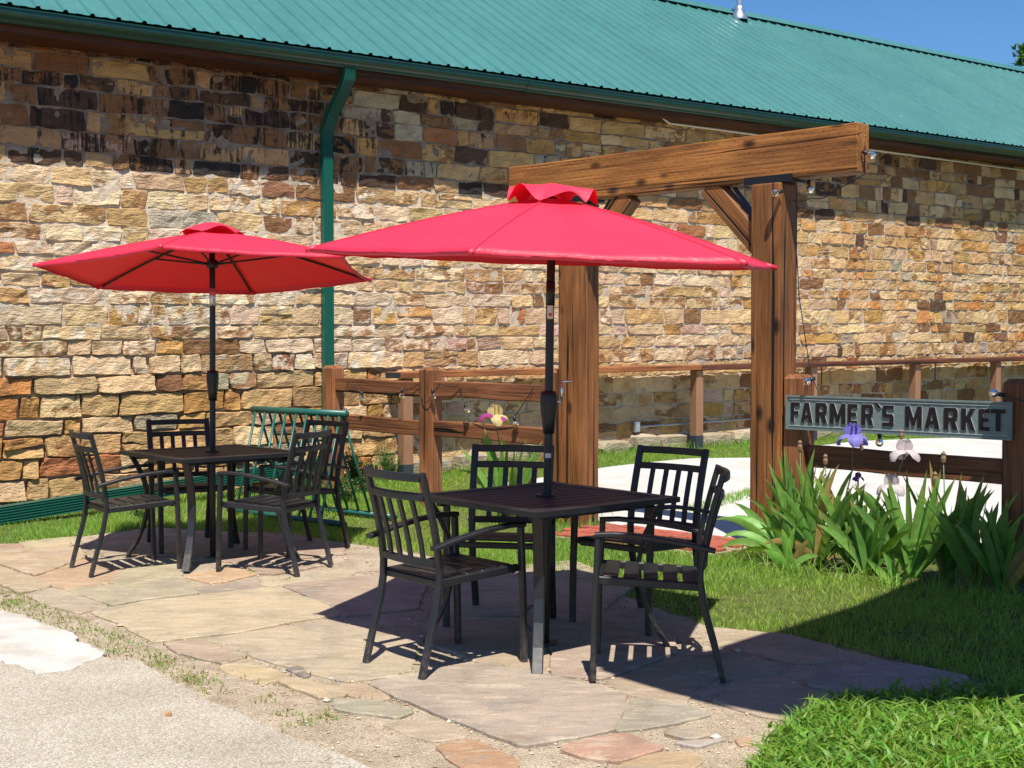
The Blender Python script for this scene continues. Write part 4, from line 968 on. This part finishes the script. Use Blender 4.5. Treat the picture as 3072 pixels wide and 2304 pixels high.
# ------------------------------------------------------------------ plants
def blades(P, L, Wd, bend, name, mat, col, parent=None, seg=2, up=None):
    """many narrow leaves as one mesh: P (n,3) roots, L lengths, bend = lean at the tip"""
    n = len(P); a = RNG.uniform(0, 2*pi, n); dx, dy = np.cos(a), np.sin(a); b = RNG.uniform(0, 2*pi, n); sx, sy = np.cos(b), np.sin(b)
    rows = []; k = seg
    for i in range(k+1):
        u = i/k; wdt = Wd*(1-u)**.7*(1 if i < k else 0)
        cx = P[:, 0]+dx*bend*L*u**1.7; cy = P[:, 1]+dy*bend*L*u**1.7; cz = P[:, 2]+L*u*(1-.35*bend*u)
        if i < k: rows += [np.stack([cx-sx*wdt/2, cy-sy*wdt/2, cz], -1), np.stack([cx+sx*wdt/2, cy+sy*wdt/2, cz], -1)]
        else: rows.append(np.stack([cx, cy, cz], -1))
    Vv = np.stack(rows, 1); m_ = Vv.shape[1]; Vv = Vv.reshape(-1, 3); base = np.arange(n)*m_; fl = []; tot = []
    me = bpy.data.meshes.new(name); lv = []; ls = []
    quads = [np.stack([base+2*i, base+2*i+1, base+2*i+3, base+2*i+2], -1) for i in range(k-1)]; tri = np.stack([base+2*(k-1), base+2*(k-1)+1, base+2*k], -1)
    li = np.concatenate([q.ravel() for q in quads]+[tri.ravel()]); sizes = np.concatenate([np.full(n*(k-1), 4), np.full(n, 3)])
    me.vertices.add(len(Vv)); me.vertices.foreach_set('co', Vv.ravel().astype('f')); me.loops.add(len(li)); me.loops.foreach_set('vertex_index', li.astype('i'))
    me.polygons.add(len(sizes)); st = np.concatenate([[0], np.cumsum(sizes)[:-1]]); me.polygons.foreach_set('loop_start', st.astype('i')); me.update(calc_edges=True); me.validate()
    attr(me, 'col', np.repeat(np.concatenate([col, np.ones((n, 1))], 1), m_, 0)); return tag(put(name, me, mat, parent), kind='stuff')
def scatter(poly, n, excl=()):
    A = np.array(poly); lo, hi = A.min(0), A.max(0); out = []
    while sum(map(len, out)) < n:
        q = RNG.uniform(lo, hi, (n*2, 2)); q = q[pip(q, poly)]
        for e in excl: q = q[~pip(q, e)]
        q = q[(q[:, 1] < 19) & (q[:, 0] > -6.5) & (q[:, 0] < 8.5) & (q[:, 0] > -.47*q[:, 1]-.6) & (q[:, 0] < .47*q[:, 1]+.6)]; out.append(q)
    return np.concatenate(out)[:n]
BED = [tuple(fp(s, o).xy) for s, o in ((.0, .06), (.05, .55), (.5, .72), (1.2, .68), (1.9, .6), (2.6, .6), (2.6, -.1), (.0, -.1))]
def gcol(q, n):
    f = nz(q[:, 0], q[:, 1], 1.7)[:, None]; r = RNG.normal(0, 1, (n, 1)); dry = (RNG.random((n, 1)) < .17)
    c = np.array([[1., 1., 1.]])*(1+.12*r)+np.array([[.14, .03, -.03]])*f; c = np.where(dry, np.array([[1.7, 1.25, 1.9]]), c); return np.clip(c, .35, 2.2)
q = scatter(BIG, 200000, (CONC, BRICK, BED)); den = nz(q[:, 0], q[:, 1], 2.6)+.6*nz(q[:, 1], q[:, 0], 7.0); far = q[:, 1] > 10.5
keep = (den > -2.4+RNG.normal(0, .25, len(q))) & ~(far & (RNG.random(len(q)) < .25)); q = q[keep]; den = den[keep]
hgt = np.clip(.038+.018*den+RNG.normal(0, .017, len(q)), .012, .12); P3 = np.stack([q[:, 0], q[:, 1], gz(q[:, 0], q[:, 1])-.006], -1)
blades(P3, hgt, np.clip(RNG.normal(.0055, .0012, len(q)), .003, .009), RNG.uniform(.1, 1.0, len(q)), 'lawn_grass', MGRASS, gcol(q, len(q)))
q = scatter(STRIP, 1600); blades(np.stack([q[:, 0], q[:, 1], gz(q[:, 0], q[:, 1])+.012], -1), RNG.uniform(.03, .07, len(q)), np.full(len(q), .007), RNG.uniform(.2, .9, len(q)), 'path_joint_grass', MGRASS, gcol(q, len(q)))
# taller tufts at the wall, posts and fence feet
tp = []
for s in np.arange(3.2, 13, .11): p = wp(s, RNG.uniform(.12, .3), 0); tp += [(p.x+RNG.normal(0, .05), p.y+RNG.normal(0, .05)) for _ in range(26)]
for s in np.arange(-2.5, 3.2, .13): p = wp(s, RNG.uniform(.25, .45), 0); tp += [(p.x+RNG.normal(0, .05), p.y+RNG.normal(0, .05)) for _ in range(14)]
for s in [*fs_, 0.0, SB, -.2, .1]: tp += [(fp(s).x+RNG.normal(0, .13), fp(s).y+RNG.normal(0, .13)) for _ in range(120)]
for s in np.linspace(.2, 2.4, 12): tp += [(fp(s, .7).x+RNG.normal(0, .12), fp(s, .7).y+RNG.normal(0, .07)) for _ in range(50)]
q = np.array(tp); q = q[~pip(q, BRICK)]; blades(np.stack([q[:, 0], q[:, 1], gz(q[:, 0], q[:, 1])], -1), RNG.uniform(.06, .17, len(q)), np.full(len(q), .007), RNG.uniform(.2, 1.1, len(q)), 'grass_tufts', MGRASS, gcol(q, len(q))*np.array([[.85, .95, .9]]), seg=3)
# weeds at the lower right: feathery leaves on short stems plus broad blades
q = scatter(WEED, 4200); n = len(q); hh = np.clip(.07+.03*nz(q[:, 0], q[:, 1], 3)+RNG.normal(0, .02, n), .03, .15)
roots = np.repeat(np.stack([q[:, 0], q[:, 1], q[:, 0]*0], -1), 6, 0); lvl = np.tile(np.linspace(.15, 1, 6), n); roots[:, 2] = np.repeat(hh, 6)*lvl*.85; roots[:, :2] += RNG.normal(0, .012, (len(roots), 2))
blades(roots, RNG.uniform(.025, .075, len(roots)), RNG.uniform(.006, .018, len(roots)), RNG.uniform(.5, 1.6, len(roots)), 'weed_patch', MWEED, np.clip(1+.18*RNG.normal(0, 1, (len(roots), 3))*np.array([[1, .7, .5]]), .4, 1.8), seg=3)
q = scatter(WEED, 700); blades(np.stack([q[:, 0], q[:, 1], q[:, 0]*0], -1), RNG.uniform(.06, .16, len(q)), RNG.uniform(.008, .02, len(q)), RNG.uniform(.3, 1.3, len(q)), 'weed_grass', MWEED, np.clip(1.05+.15*RNG.normal(0, 1, (len(q), 3)), .4, 1.8), seg=3)
q = scatter(WEED, 900); n = len(q); blades(np.stack([q[:, 0], q[:, 1], RNG.uniform(.03, .10, n)], -1), RNG.uniform(.04, .085, n), RNG.uniform(.02, .036, n), RNG.uniform(.6, 1.8, n), 'broad_weeds', MWEED, np.clip(1.0+.2*RNG.normal(0, 1, (n, 1))*np.ones((1, 3)), .5, 1.6), seg=4)
# little weeds in the sand strip and between flags
spots = [(575, 1512), (612, 1545), (640, 1568), (690, 1555), (255, 1375), (268, 1382), (240, 1412), (420, 1470), (345, 1440), (100, 1310), (40, 1300), (10, 1312), (300, 1268), (620, 1255), (560, 1235), (600, 1240), (1940, 1660), (330, 1425), (700, 1552), (880, 1468), (228, 1308)]
pr = []
for s in spots:
    c = ong(*s)
    for _ in range(random.randint(18, 60)): pr.append((c.x+RNG.normal(0, .035), c.y+RNG.normal(0, .045)))
for x_, y_ in JOINT:
    if nz(np.float64(x_), np.float64(y_), 2.9) > .35:
        for _ in range(random.randint(1, 4)): pr.append((x_+RNG.normal(0, .012), y_+RNG.normal(0, .012)))
DIRT = [tuple(ong(*p).xy) for p in ((0, 1270), (60, 1290), (180, 1340), (260, 1380), (330, 1400), (430, 1450), (520, 1500), (440, 1505), (330, 1445), (240, 1420), (180, 1380), (60, 1335), (0, 1318))]
pr += [tuple(p) for p in scatter(DIRT, 900)]
q = np.array(pr); blades(np.stack([q[:, 0], q[:, 1], q[:, 0]*0+.004], -1), RNG.uniform(.008, .035, len(q)), np.full(len(q), .006), RNG.uniform(.3, 1.4, len(q)), 'sand_weeds', MGRASS, np.where(RNG.random((len(q), 1)) < .66, np.array([[1.25, .72, 1.5]]), np.array([[.8, .95, .9]]))*np.ones((len(q), 3)))
# pebbles and crumbs of stone in the sand
sandpoly = pb
q = np.concatenate([scatter(sandpoly, 9000), np.repeat(np.array(JOINT), 3, 0)+RNG.normal(0, .014, (len(JOINT)*3, 2))]); q = q[(q[:, 1] < 9.3)]; n = len(q); r = np.abs(RNG.normal(0, .0028, n))+.0018; big_ = RNG.random(n) < .008; r[big_] *= 2.8
oc = np.array([(1, 0, 0), (-1, 0, 0), (0, 1, 0), (0, -1, 0), (0, 0, 1), (0, 0, -1)], float)
Vv = oc[None]*r[:, None, None]*RNG.uniform(.6, 1.3, (n, 6, 1))*np.array([1.2, 1.2, .7]); ang = RNG.uniform(0, 6.28, n); ca, sa = np.cos(ang), np.sin(ang)
Vx = Vv[..., 0]*ca[:, None]-Vv[..., 1]*sa[:, None]; Vy = Vv[..., 0]*sa[:, None]+Vv[..., 1]*ca[:, None]
Vv = np.stack([Vx+q[:, :1], Vy+q[:, 1:], Vv[..., 2]+.004+r[:, None]*.3], -1).reshape(-1, 3)
of8 = np.array([(0, 2, 4), (2, 1, 4), (1, 3, 4), (3, 0, 4), (2, 0, 5), (1, 2, 5), (3, 1, 5), (0, 3, 5)]); Fs = (of8[None]+np.arange(n)[:, None, None]*6).reshape(-1, 3)
me = bpy.data.meshes.new('pebbles'); me.from_pydata(Vv.tolist(), [], Fs.tolist()); cc = np.array([(.5, .42, .31), (.6, .55, .46), (.34, .27, .2), (.46, .3, .18)])[RNG.integers(0, 4, n)]
attr(me, 'col', np.repeat(np.concatenate([cc, np.ones((n, 1))], 1), 6, 0)); tag(put('pebbles', me, MFLAG), kind='stuff')
me = rock(Vector(), .028, .026, .02, Matrix.Translation(ong(363, 1559)+UP*.03), 3.0, 1); attr(me, 'col', [(.45, .22, .08, 1)]*len(me.vertices)); tag(put('loose_stone', me, MFLAG), 'small orange pebble lying on the pale driveway', 'pebble')

# irises
def tg_cross(a, b): return a.cross(b).normalized()
def leaf_mesh(L, wd, lean, az, droop, fold=False, seg=9, tw=0.0):
    """a sword-shaped iris leaf from the origin"""
    mb = MB(); d = Vector((math.cos(az), math.sin(az), 0)); s0 = Vector((-d.y, d.x, 0)); p = Vector(); ang = lean; vs = []
    for i in range(seg+1):
        u = i/seg; wi = wd*(min(1, .55+u*1.6) if u < .55 else max(0, (1-u)/.45)**.62)*.5
        if fold and u > .62: ang += droop*2.2/seg*2
        ang += droop/seg*(u*1.9)
        dr = d*math.sin(ang)+UP*math.cos(ang); nr = d*math.cos(ang)-UP*math.sin(ang)
        sd = (s0*math.cos(tw*(.8+.4*u))+nr*math.sin(tw*(.8+.4*u))); ct = tg_cross(dr, sd)*(-wi*.22)
        vs += [p-sd*wi, p+ct, p+sd*wi]; p = p+dr*(L/seg)
    fs = []
    for i in range(seg):
        for j in (0, 1): a = i*3+j; fs.append((a, a+1, a+4, a+3))
    mb.add(vs, fs); me = mb.mesh('leaf', True); return me
def petal_mesh(L, wd, a0, curl, az, ruf=.004, seg=7):
    d = Vector((math.cos(az), math.sin(az), 0)); s0 = Vector((-d.y, d.x, 0)); p = Vector(); ang = a0; vs = []; mb = MB(); nw = 6
    for i in range(seg+1):
        u = i/seg; wi = wd*math.sin(pi*min(1, .12+.80*u))**.7*.5; dr = d*math.sin(ang)+UP*math.cos(ang); nr = d*math.cos(ang)-UP*math.sin(ang)
        for j in range(nw+1):
            v = -1+2*j/nw; vs.append(p+s0*wi*v+nr*(-(1-v*v)*wi*.45+ruf*math.sin(v*9+u*7+az)*abs(v)*(u+.3)))
        p += dr*L/seg; ang += curl/seg
    fs = []
    for i in range(seg):
        for j in range(nw): a = i*(nw+1)+j; fs.append((a, a+1, a+nw+2, a+nw+1))
    mb.add(vs, fs); return mb.mesh('petal', True)
def flower(parent, p, sc, m_up, m_dn, az0):
    fl = MB(); fl.lathe((0, 0, 0), [(.004, -.03), (.008*sc*10/10, -.012), (.006, .0), (.001, .004)], 8); f = fl.build('flower', MSTEM, parent, Matrix.Translation(p), smooth=True)
    for k in range(3):
        put('standard_petal', petal_mesh(.066*sc, .074*sc, .62, -1.5, az0+k*2*pi/3, .004*sc), m_up, f, Matrix.Translation(p))
        put('fall_petal', petal_mesh(.082*sc, .066*sc, 1.35, 1.75, az0+pi/3+k*2*pi/3, .006*sc), m_dn, f, Matrix.Translation(p))
def stalk(parent, pts, r=.006):
    mb = MB(); mb.tube(pts, [r*(1-.35*i/(len(pts)-1)) for i in range(len(pts))], 7); return mb.build('stem', MSTEM, parent, smooth=True)
def bud(parent, p, sc=1.0, mat=None):
    mb = MB(); mb.lathe(p, [(.001, -.03*sc), (.010*sc, -.018*sc), (.013*sc, 0), (.009*sc, .014*sc), (.012*sc, .022*sc), (.002*sc, .034*sc)], 7); return mb.build('withered_bud', mat or MDRY, parent)
def iris(name_loc, leaves, label, group='irises in the bed under the sign', seed=0, tint=1.0, plane=None):
    rr = random.Random(seed); b = Vector(name_loc); t = root('iris_plant', b, label, 'iris', group)
    for (az, lean, L, wd, droop, fold) in leaves:
        me = leaf_mesh(L, wd, lean, az, droop, fold, tw=rr.choice((-1, 1))*rr.uniform(.75, 1.5)); k = tint*rr.uniform(.72, 1.2); c_ = (k*rr.uniform(.9, 1.1), k, k*rr.uniform(.85, 1.15), 1); dead = rr.random() < .07
        br = (2.4, .85, 1.6, 1); nr_ = len(me.vertices)//3
        attr(me, 'col', [br if dead or (j//3 >= nr_-1) else c_ for j in range(len(me.vertices))])
        put('leaf', me, MIRIS, t, Matrix.Translation(b+Vector((rr.uniform(-.03, .03), rr.uniform(-.03, .03), 0))))
    return t
def fan(n, seed, Lm=.5, spread=1.0, az_main=pi, arch=.5):
    rr = random.Random(seed); out = []
    for i in range(n):
        u = -1+2*(i+.5)/n; az = az_main if u > 0 else az_main+pi; az += rr.uniform(-.9, .9)
        out.append((az, abs(u)*.72*spread+rr.uniform(0, .14), Lm*rr.uniform(.72, 1.18)*(1-.12*abs(u)), rr.uniform(.042, .064), arch*rr.uniform(.2, 1.7)*(abs(u)+.3), rr.random() < .1))
    return out
RIGHT = math.atan2(FD.y, FD.x); LEFT = RIGHT+pi
def bedp(px, o): s = fence_s(px); p = fp(s, o); return Vector((p.x, p.y, 0))
i1 = iris(bedp(1757, .36), fan(15, 1, 0.56, .8, LEFT, .5)+[(LEFT+.2, .55, 0.52, .054, 1.5, False), (LEFT+.5, .75, 0.48, .054, 1.7, False), (LEFT+.75, .9, 0.45, .054, 1.6, False), (LEFT-.1, .5, 0.50, .051, 1.1, False), (LEFT+1.0, 1.0, 0.34, .051, 1.2, False), (LEFT+.35, .62, 0.53, .052, 1.4, False)], 'iris with long leaves arching left over the grass beside the pergola post', seed=1, tint=1.12)
i2 = iris(bedp(1782, .28), fan(20, 2, 0.67, .55, RIGHT, .25), 'tall upright iris with a withered stalk just right of the pergola post', seed=2)
i3 = iris(bedp(1838, .38), fan(24, 3, 0.63, .9, LEFT, .6)+[(LEFT+.4, .7, 0.47, .057, 1.2, False), (LEFT+.7, .8, 0.43, .057, 1.4, False)], 'iris with a lavender bloom in front of the sign', seed=3)
i4 = iris(bedp(1900, .30), fan(22, 4, 0.60, .7, RIGHT, .4), 'iris with a blush white bloom low under the sign', seed=4)
i5 = iris(bedp(1950, .44), fan(24, 5, 0.54, 1.0, LEFT, .6), 'iris with a tall faded white bloom below the middle of the sign', seed=5)
i6 = iris(bedp(2030, .36), fan(24, 6, 0.63, .8, LEFT, .35)+[(LEFT+.3, .45, .66, .060, .35, False), (LEFT+.5, .6, .6, .063, .3, False)], 'iris with two brown withered heads below the word MARKET', seed=6)
i7 = iris(bedp(2090, .25), fan(20, 7, 0.63, .55, RIGHT, .2), 'iris with broad upright leaves under the right end of the sign', seed=7)
i8 = iris(bedp(2165, .34), fan(22, 8, 0.60, .7, LEFT, .4), 'iris half in shade beside the right sign post', seed=8, tint=.95)
i9 = iris(bedp(2235, .40), fan(20, 9, 0.54, .9, RIGHT, .5), 'dark shaded iris at the right edge of the picture', seed=9, tint=.9)
i10 = iris(bedp(1812, .62), fan(6, 10, 0.26, 1.2, LEFT, .6), 'short young iris at the lawn edge under the lavender bloom', seed=10, tint=1.15)
i11 = iris(bedp(2050, .66), fan(6, 12, 0.24, 1.3, RIGHT, .5), 'short young iris at the lawn edge, nearest the shadow', seed=11, tint=1.15)
def ofl(px, py, o): return onplane(px, py, fp(0, o), FN)
b = bedp(1838, .36); p = ofl(1843, 945, .36); stalk(i3, [b, b.lerp(p, .4)+FD*.05, b.lerp(p, .75)+FD*.05, p-UP*.02]); flower(i3, p, 1.5, MPURP, MPURP, 3.6); bud(i3, ofl(1861, 966, .36))
b = bedp(1900, .36); p = ofl(1927, 1052, .36); stalk(i4, [b, b.lerp(p, .6), p-UP*.02]); flower(i4, p, 1.35, MPINKW, MPINKW, 4.1)
b = bedp(1950, .34); p = ofl(1953, 978, .34); stalk(i5, [b, b.lerp(p, .6)-FD*.02, p-UP*.02]); flower(i5, p, 1.4, MPINKW, MPINKW, 4.6); bud(i5, ofl(1947, 940, .34), 1.1)
for px, py, pl_ in ((1728, 965, i2), (1783, 995, i2), (2038, 990, i6), (2020, 1034, i6)):
    q_ = ofl(px, py, .3); b = Vector((q_.x, q_.y, 0))+FD*.08; stalk(pl_, [b, b.lerp(q_, .6)-FD*.02, q_-UP*.02], .005); bud(pl_, q_, 1.3)
p = ofl(1853, 1032, -.05); b = Vector((p.x, p.y, 0)); stalk(i4, [b, b.lerp(p, .5), p]); flower(i4, p, .6, MPURPD, MPURPD, 1.0)
# iris behind the nearest table
bb = Vector((-.05, 10.15, .01)); yi = iris(bb, fan(24, 21, 0.70, .7, LEFT, .35)+fan(9, 22, 0.56, 1.0, RIGHT, .5), 'iris with a yellow and magenta bloom behind the nearest table', None, 21)
p = atdepth(1071, 902, bb.y-.05); stalk(yi, [bb, bb.lerp(p, .5)+Vector((.02, 0, 0)), p-UP*.02], .006); flower(yi, p, 1.7, MYEL, MYEL, 3.9)
f_ = petal_mesh(.14, .11, .9, 1.9, 3.5, .01); put('fall_petal', f_, MMAG, yi, Matrix.Translation(p+Vector((-.012, -.02, -.012)))); put('fall_petal', petal_mesh(.1, .07, .9, 1.7, -.9, .008), MMAG, yi, Matrix.Translation(p+Vector((.01, -.02, -.02))))
bb = ong(985, 1095); iris(bb, fan(6, 31, 0.20, 1.6, LEFT, 1.2), 'small limp iris on the grass beside the middle fence post', None, 31, 1.2)
# leafy shrubs
def shrub(loc, n, rx, h, label, cat, ll, lw, fl=0, flm=None, seed=1, flr=.018):
    rr = np.random.default_rng(seed); t = root('leafy_plant', loc, label, cat)
    stems = [(rr.normal(0, rx*.45), rr.normal(0, rx*.45), h*rr.uniform(.55, 1.05)) for _ in range(14)]; mb = MB(); R_ = []
    for sx, sy, sh in stems:
        a = Vector(loc); b = a+Vector((sx, sy, sh)); mb.tube([a+Vector((sx*.15, sy*.15, 0)), a+Vector((sx*.6, sy*.6, sh*.55)), b], [.004, .003, .0015], 5, False)
        for _ in range(n//14): u = rr.uniform(.12, 1); R_.append(a+Vector((sx*u, sy*u, sh*u))+Vector(rr.normal(0, .025, 3).tolist()))
    mb.build('stems', MSTEM, t); R_ = np.array([tuple(v) for v in R_]); R_[:, 2] = np.maximum(R_[:, 2], .01)
    blades(R_, rr.uniform(ll*.6, ll*1.2, len(R_)), np.full(len(R_), lw), rr.uniform(.5, 1.8, len(R_)), 'foliage', MSHRUB, np.clip(1+.2*rr.normal(0, 1, (len(R_), 3)), .4, 1.7), t, 3)
    for k in range(fl):
        sx, sy, sh = stems[k % 14]; u = rr.uniform(.6, 1.02); c = Vector(loc)+Vector((sx*u+rr.normal(0, .04), sy*u+rr.normal(0, .04)-.03, sh*u)); mb = MB()
        for q in range(5):
            a = q*2*pi/5+k; d = Vector((math.cos(a), math.sin(a), .5)); s_ = Vector((-math.sin(a), math.cos(a), 0)); mb.add([c, c+d*flr*.6-s_*flr*.5, c+d*flr, c+d*flr*.6+s_*flr*.5], [(0, 1, 2, 3)])
        mb.build('blossom', flm, t)
    return t
shrub(ong(772, 1062), 700, .24, .36, 'low leafy shrub with small pink blossoms by the bike rack', 'shrub', .06, .020, 26, MPINK, 3)
shrub(ong(745, 1085), 420, .20, .20, 'low green weedy clump at the foot of the bike rack', 'weeds', .05, .018, 7, MPINK, 4)
shrub(ong(840, 1040), 420, .16, .40, 'tall thin-leaved dark plant against the wall beside the shelf post', 'plant', .09, .008, 0, None, 5)
shrub(ong(300, 1128), 110, .08, .13, 'small weed with one yellow flower under the left armchair', 'weeds', .05, .014, 2, MYFL, 6, .025)
shrub(ong(230, 1092), 160, .16, .14, 'low weeds growing against the green drain pipe', 'weeds', .06, .014, 0, None, 7)
shrub(ong(1668, 1178), 90, .16, .30, 'sparse spindly weed at the foot of the front pergola post', 'weeds', .02, .006, 0, None, 8)
shrub(ong(395, 1040), 120, .16, .14, 'pale weeds against the drain pipe behind the left table', 'weeds', .06, .014, 0, None, 17)

# ------------------------------------------------------------------ tree beyond the roof, at the right edge
tl_ = Vector((17.4, 31, 0)); tree = root('broadleaf_tree', tl_, 'green broadleaf tree beyond the roof, only twigs showing at right edge', 'tree')
mb = MB(); mb.tube([tl_-UP*.1, tl_+Vector((.1, 0, 3)), tl_+Vector((-.1, .1, 6)), tl_+Vector((0, 0, 9.2))], [.3, .23, .16, .05], 10)
cl = []
for k in range(26):
    a = k*2.4; zz = 4.6+4.6*((k*.618) % 1); r_ = 1.2+1.9*math.sin(pi*min(1, (zz-4)/6.4)); e = tl_+Vector((r_*math.cos(a), r_*math.sin(a), zz)); mb.tube([tl_+UP*(zz-1.0), tl_.lerp(e, .5)+UP*((zz)*.5-.2), e], [.06, .035, .012], 6); cl.append(e)
for px, py in ((2206, 110), (2209, 132)): mb.tube([tl_+UP*6.2, atdepth(px+60, py+10, 30.6), atdepth(px, py, 30.5)], [.05, .025, .008], 6)
mb.build('trunk', MBARK, tree, smooth=True)
pts_ = []
for e in cl: pts_ += [tuple(Vector(e)+Vector(RNG.normal(0, .36, 3).tolist())) for _ in range(170)]
for px, py in ((2204, 108), (2210, 116), (2200, 135), (2208, 132), (2214, 122), (2216, 106)): c = atdepth(px+3, py, 30.5); pts_ += [tuple(c+Vector(RNG.normal(0, .07, 3).tolist())) for _ in range(22)]
pa = np.array(pts_); blades(pa, RNG.uniform(.1, .18, len(pa)), np.full(len(pa), .085), RNG.uniform(.4, 2.2, len(pa)), 'crown', MTREE, np.clip(1+.22*RNG.normal(0, 1, (len(pa), 3)), .4, 1.8), tree, 3)

# ------------------------------------------------------------------ unseen slab added above the camera's right to shade the lawn corner
HZ = 3.6; sh_ = -SUN/SUN.z*HZ                             # shadow = caster + sh_ on the ground
edge = [onz(x/K, y/K) for x, y in ((1800, 2012), (1806, 2023), (2001, 2082), (2160, 2121), (2307, 2150), (2488, 2172), (2760, 2176), (3072, 2170))]
top_ = [Vector((2.80, 8.22, 0))]+[onz(x/K, y/K) for x, y in ((2580, 1823), (2159, 1957))]
poly = edge+[Vector((6.0, 4.9, 0)), Vector((7.5, 6.5, 0)), top_[0]+(top_[0]-top_[1]).normalized()*4]+top_  # outline worked back from the shadow it has to cast
shade_caster = root('lawn_shadow_caster', (4.3, 4.6, 0), 'unseen shadow caster added out of view at right to shade the lawn', 'canopy')
bm = bmesh.new(); lo = [bm.verts.new((p.x-sh_.x, p.y-sh_.y, HZ)) for p in poly]; hi = [bm.verts.new((p.x-sh_.x*.99, p.y-sh_.y*.99, HZ+.06)) for p in poly]; n = len(poly)
bm.faces.new(lo); bm.faces.new(list(reversed(hi)))
for i in range(n): bm.faces.new((lo[i], hi[i], hi[(i+1) % n], lo[(i+1) % n]))
bmesh.ops.recalc_face_normals(bm, faces=bm.faces[:]); me = bpy.data.meshes.new('caster_slab'); bm.to_mesh(me); bm.free(); put('caster_slab', me, MSOFF, shade_caster)
for x, y in ((3.6, 3.2), (5.2, 4.2), (5.4, 6.2)): put('post', boxmesh((HZ, .14, .14), .005), MPOST, shade_caster, frame(Vector((x, y, HZ/2)), UP, FD))  # posts of the added shadow caster
print('objects', len(bpy.data.objects), 'tris', sum(len(o.data.loops)-2*len(o.data.polygons) for o in bpy.data.objects if o.type == 'MESH'))
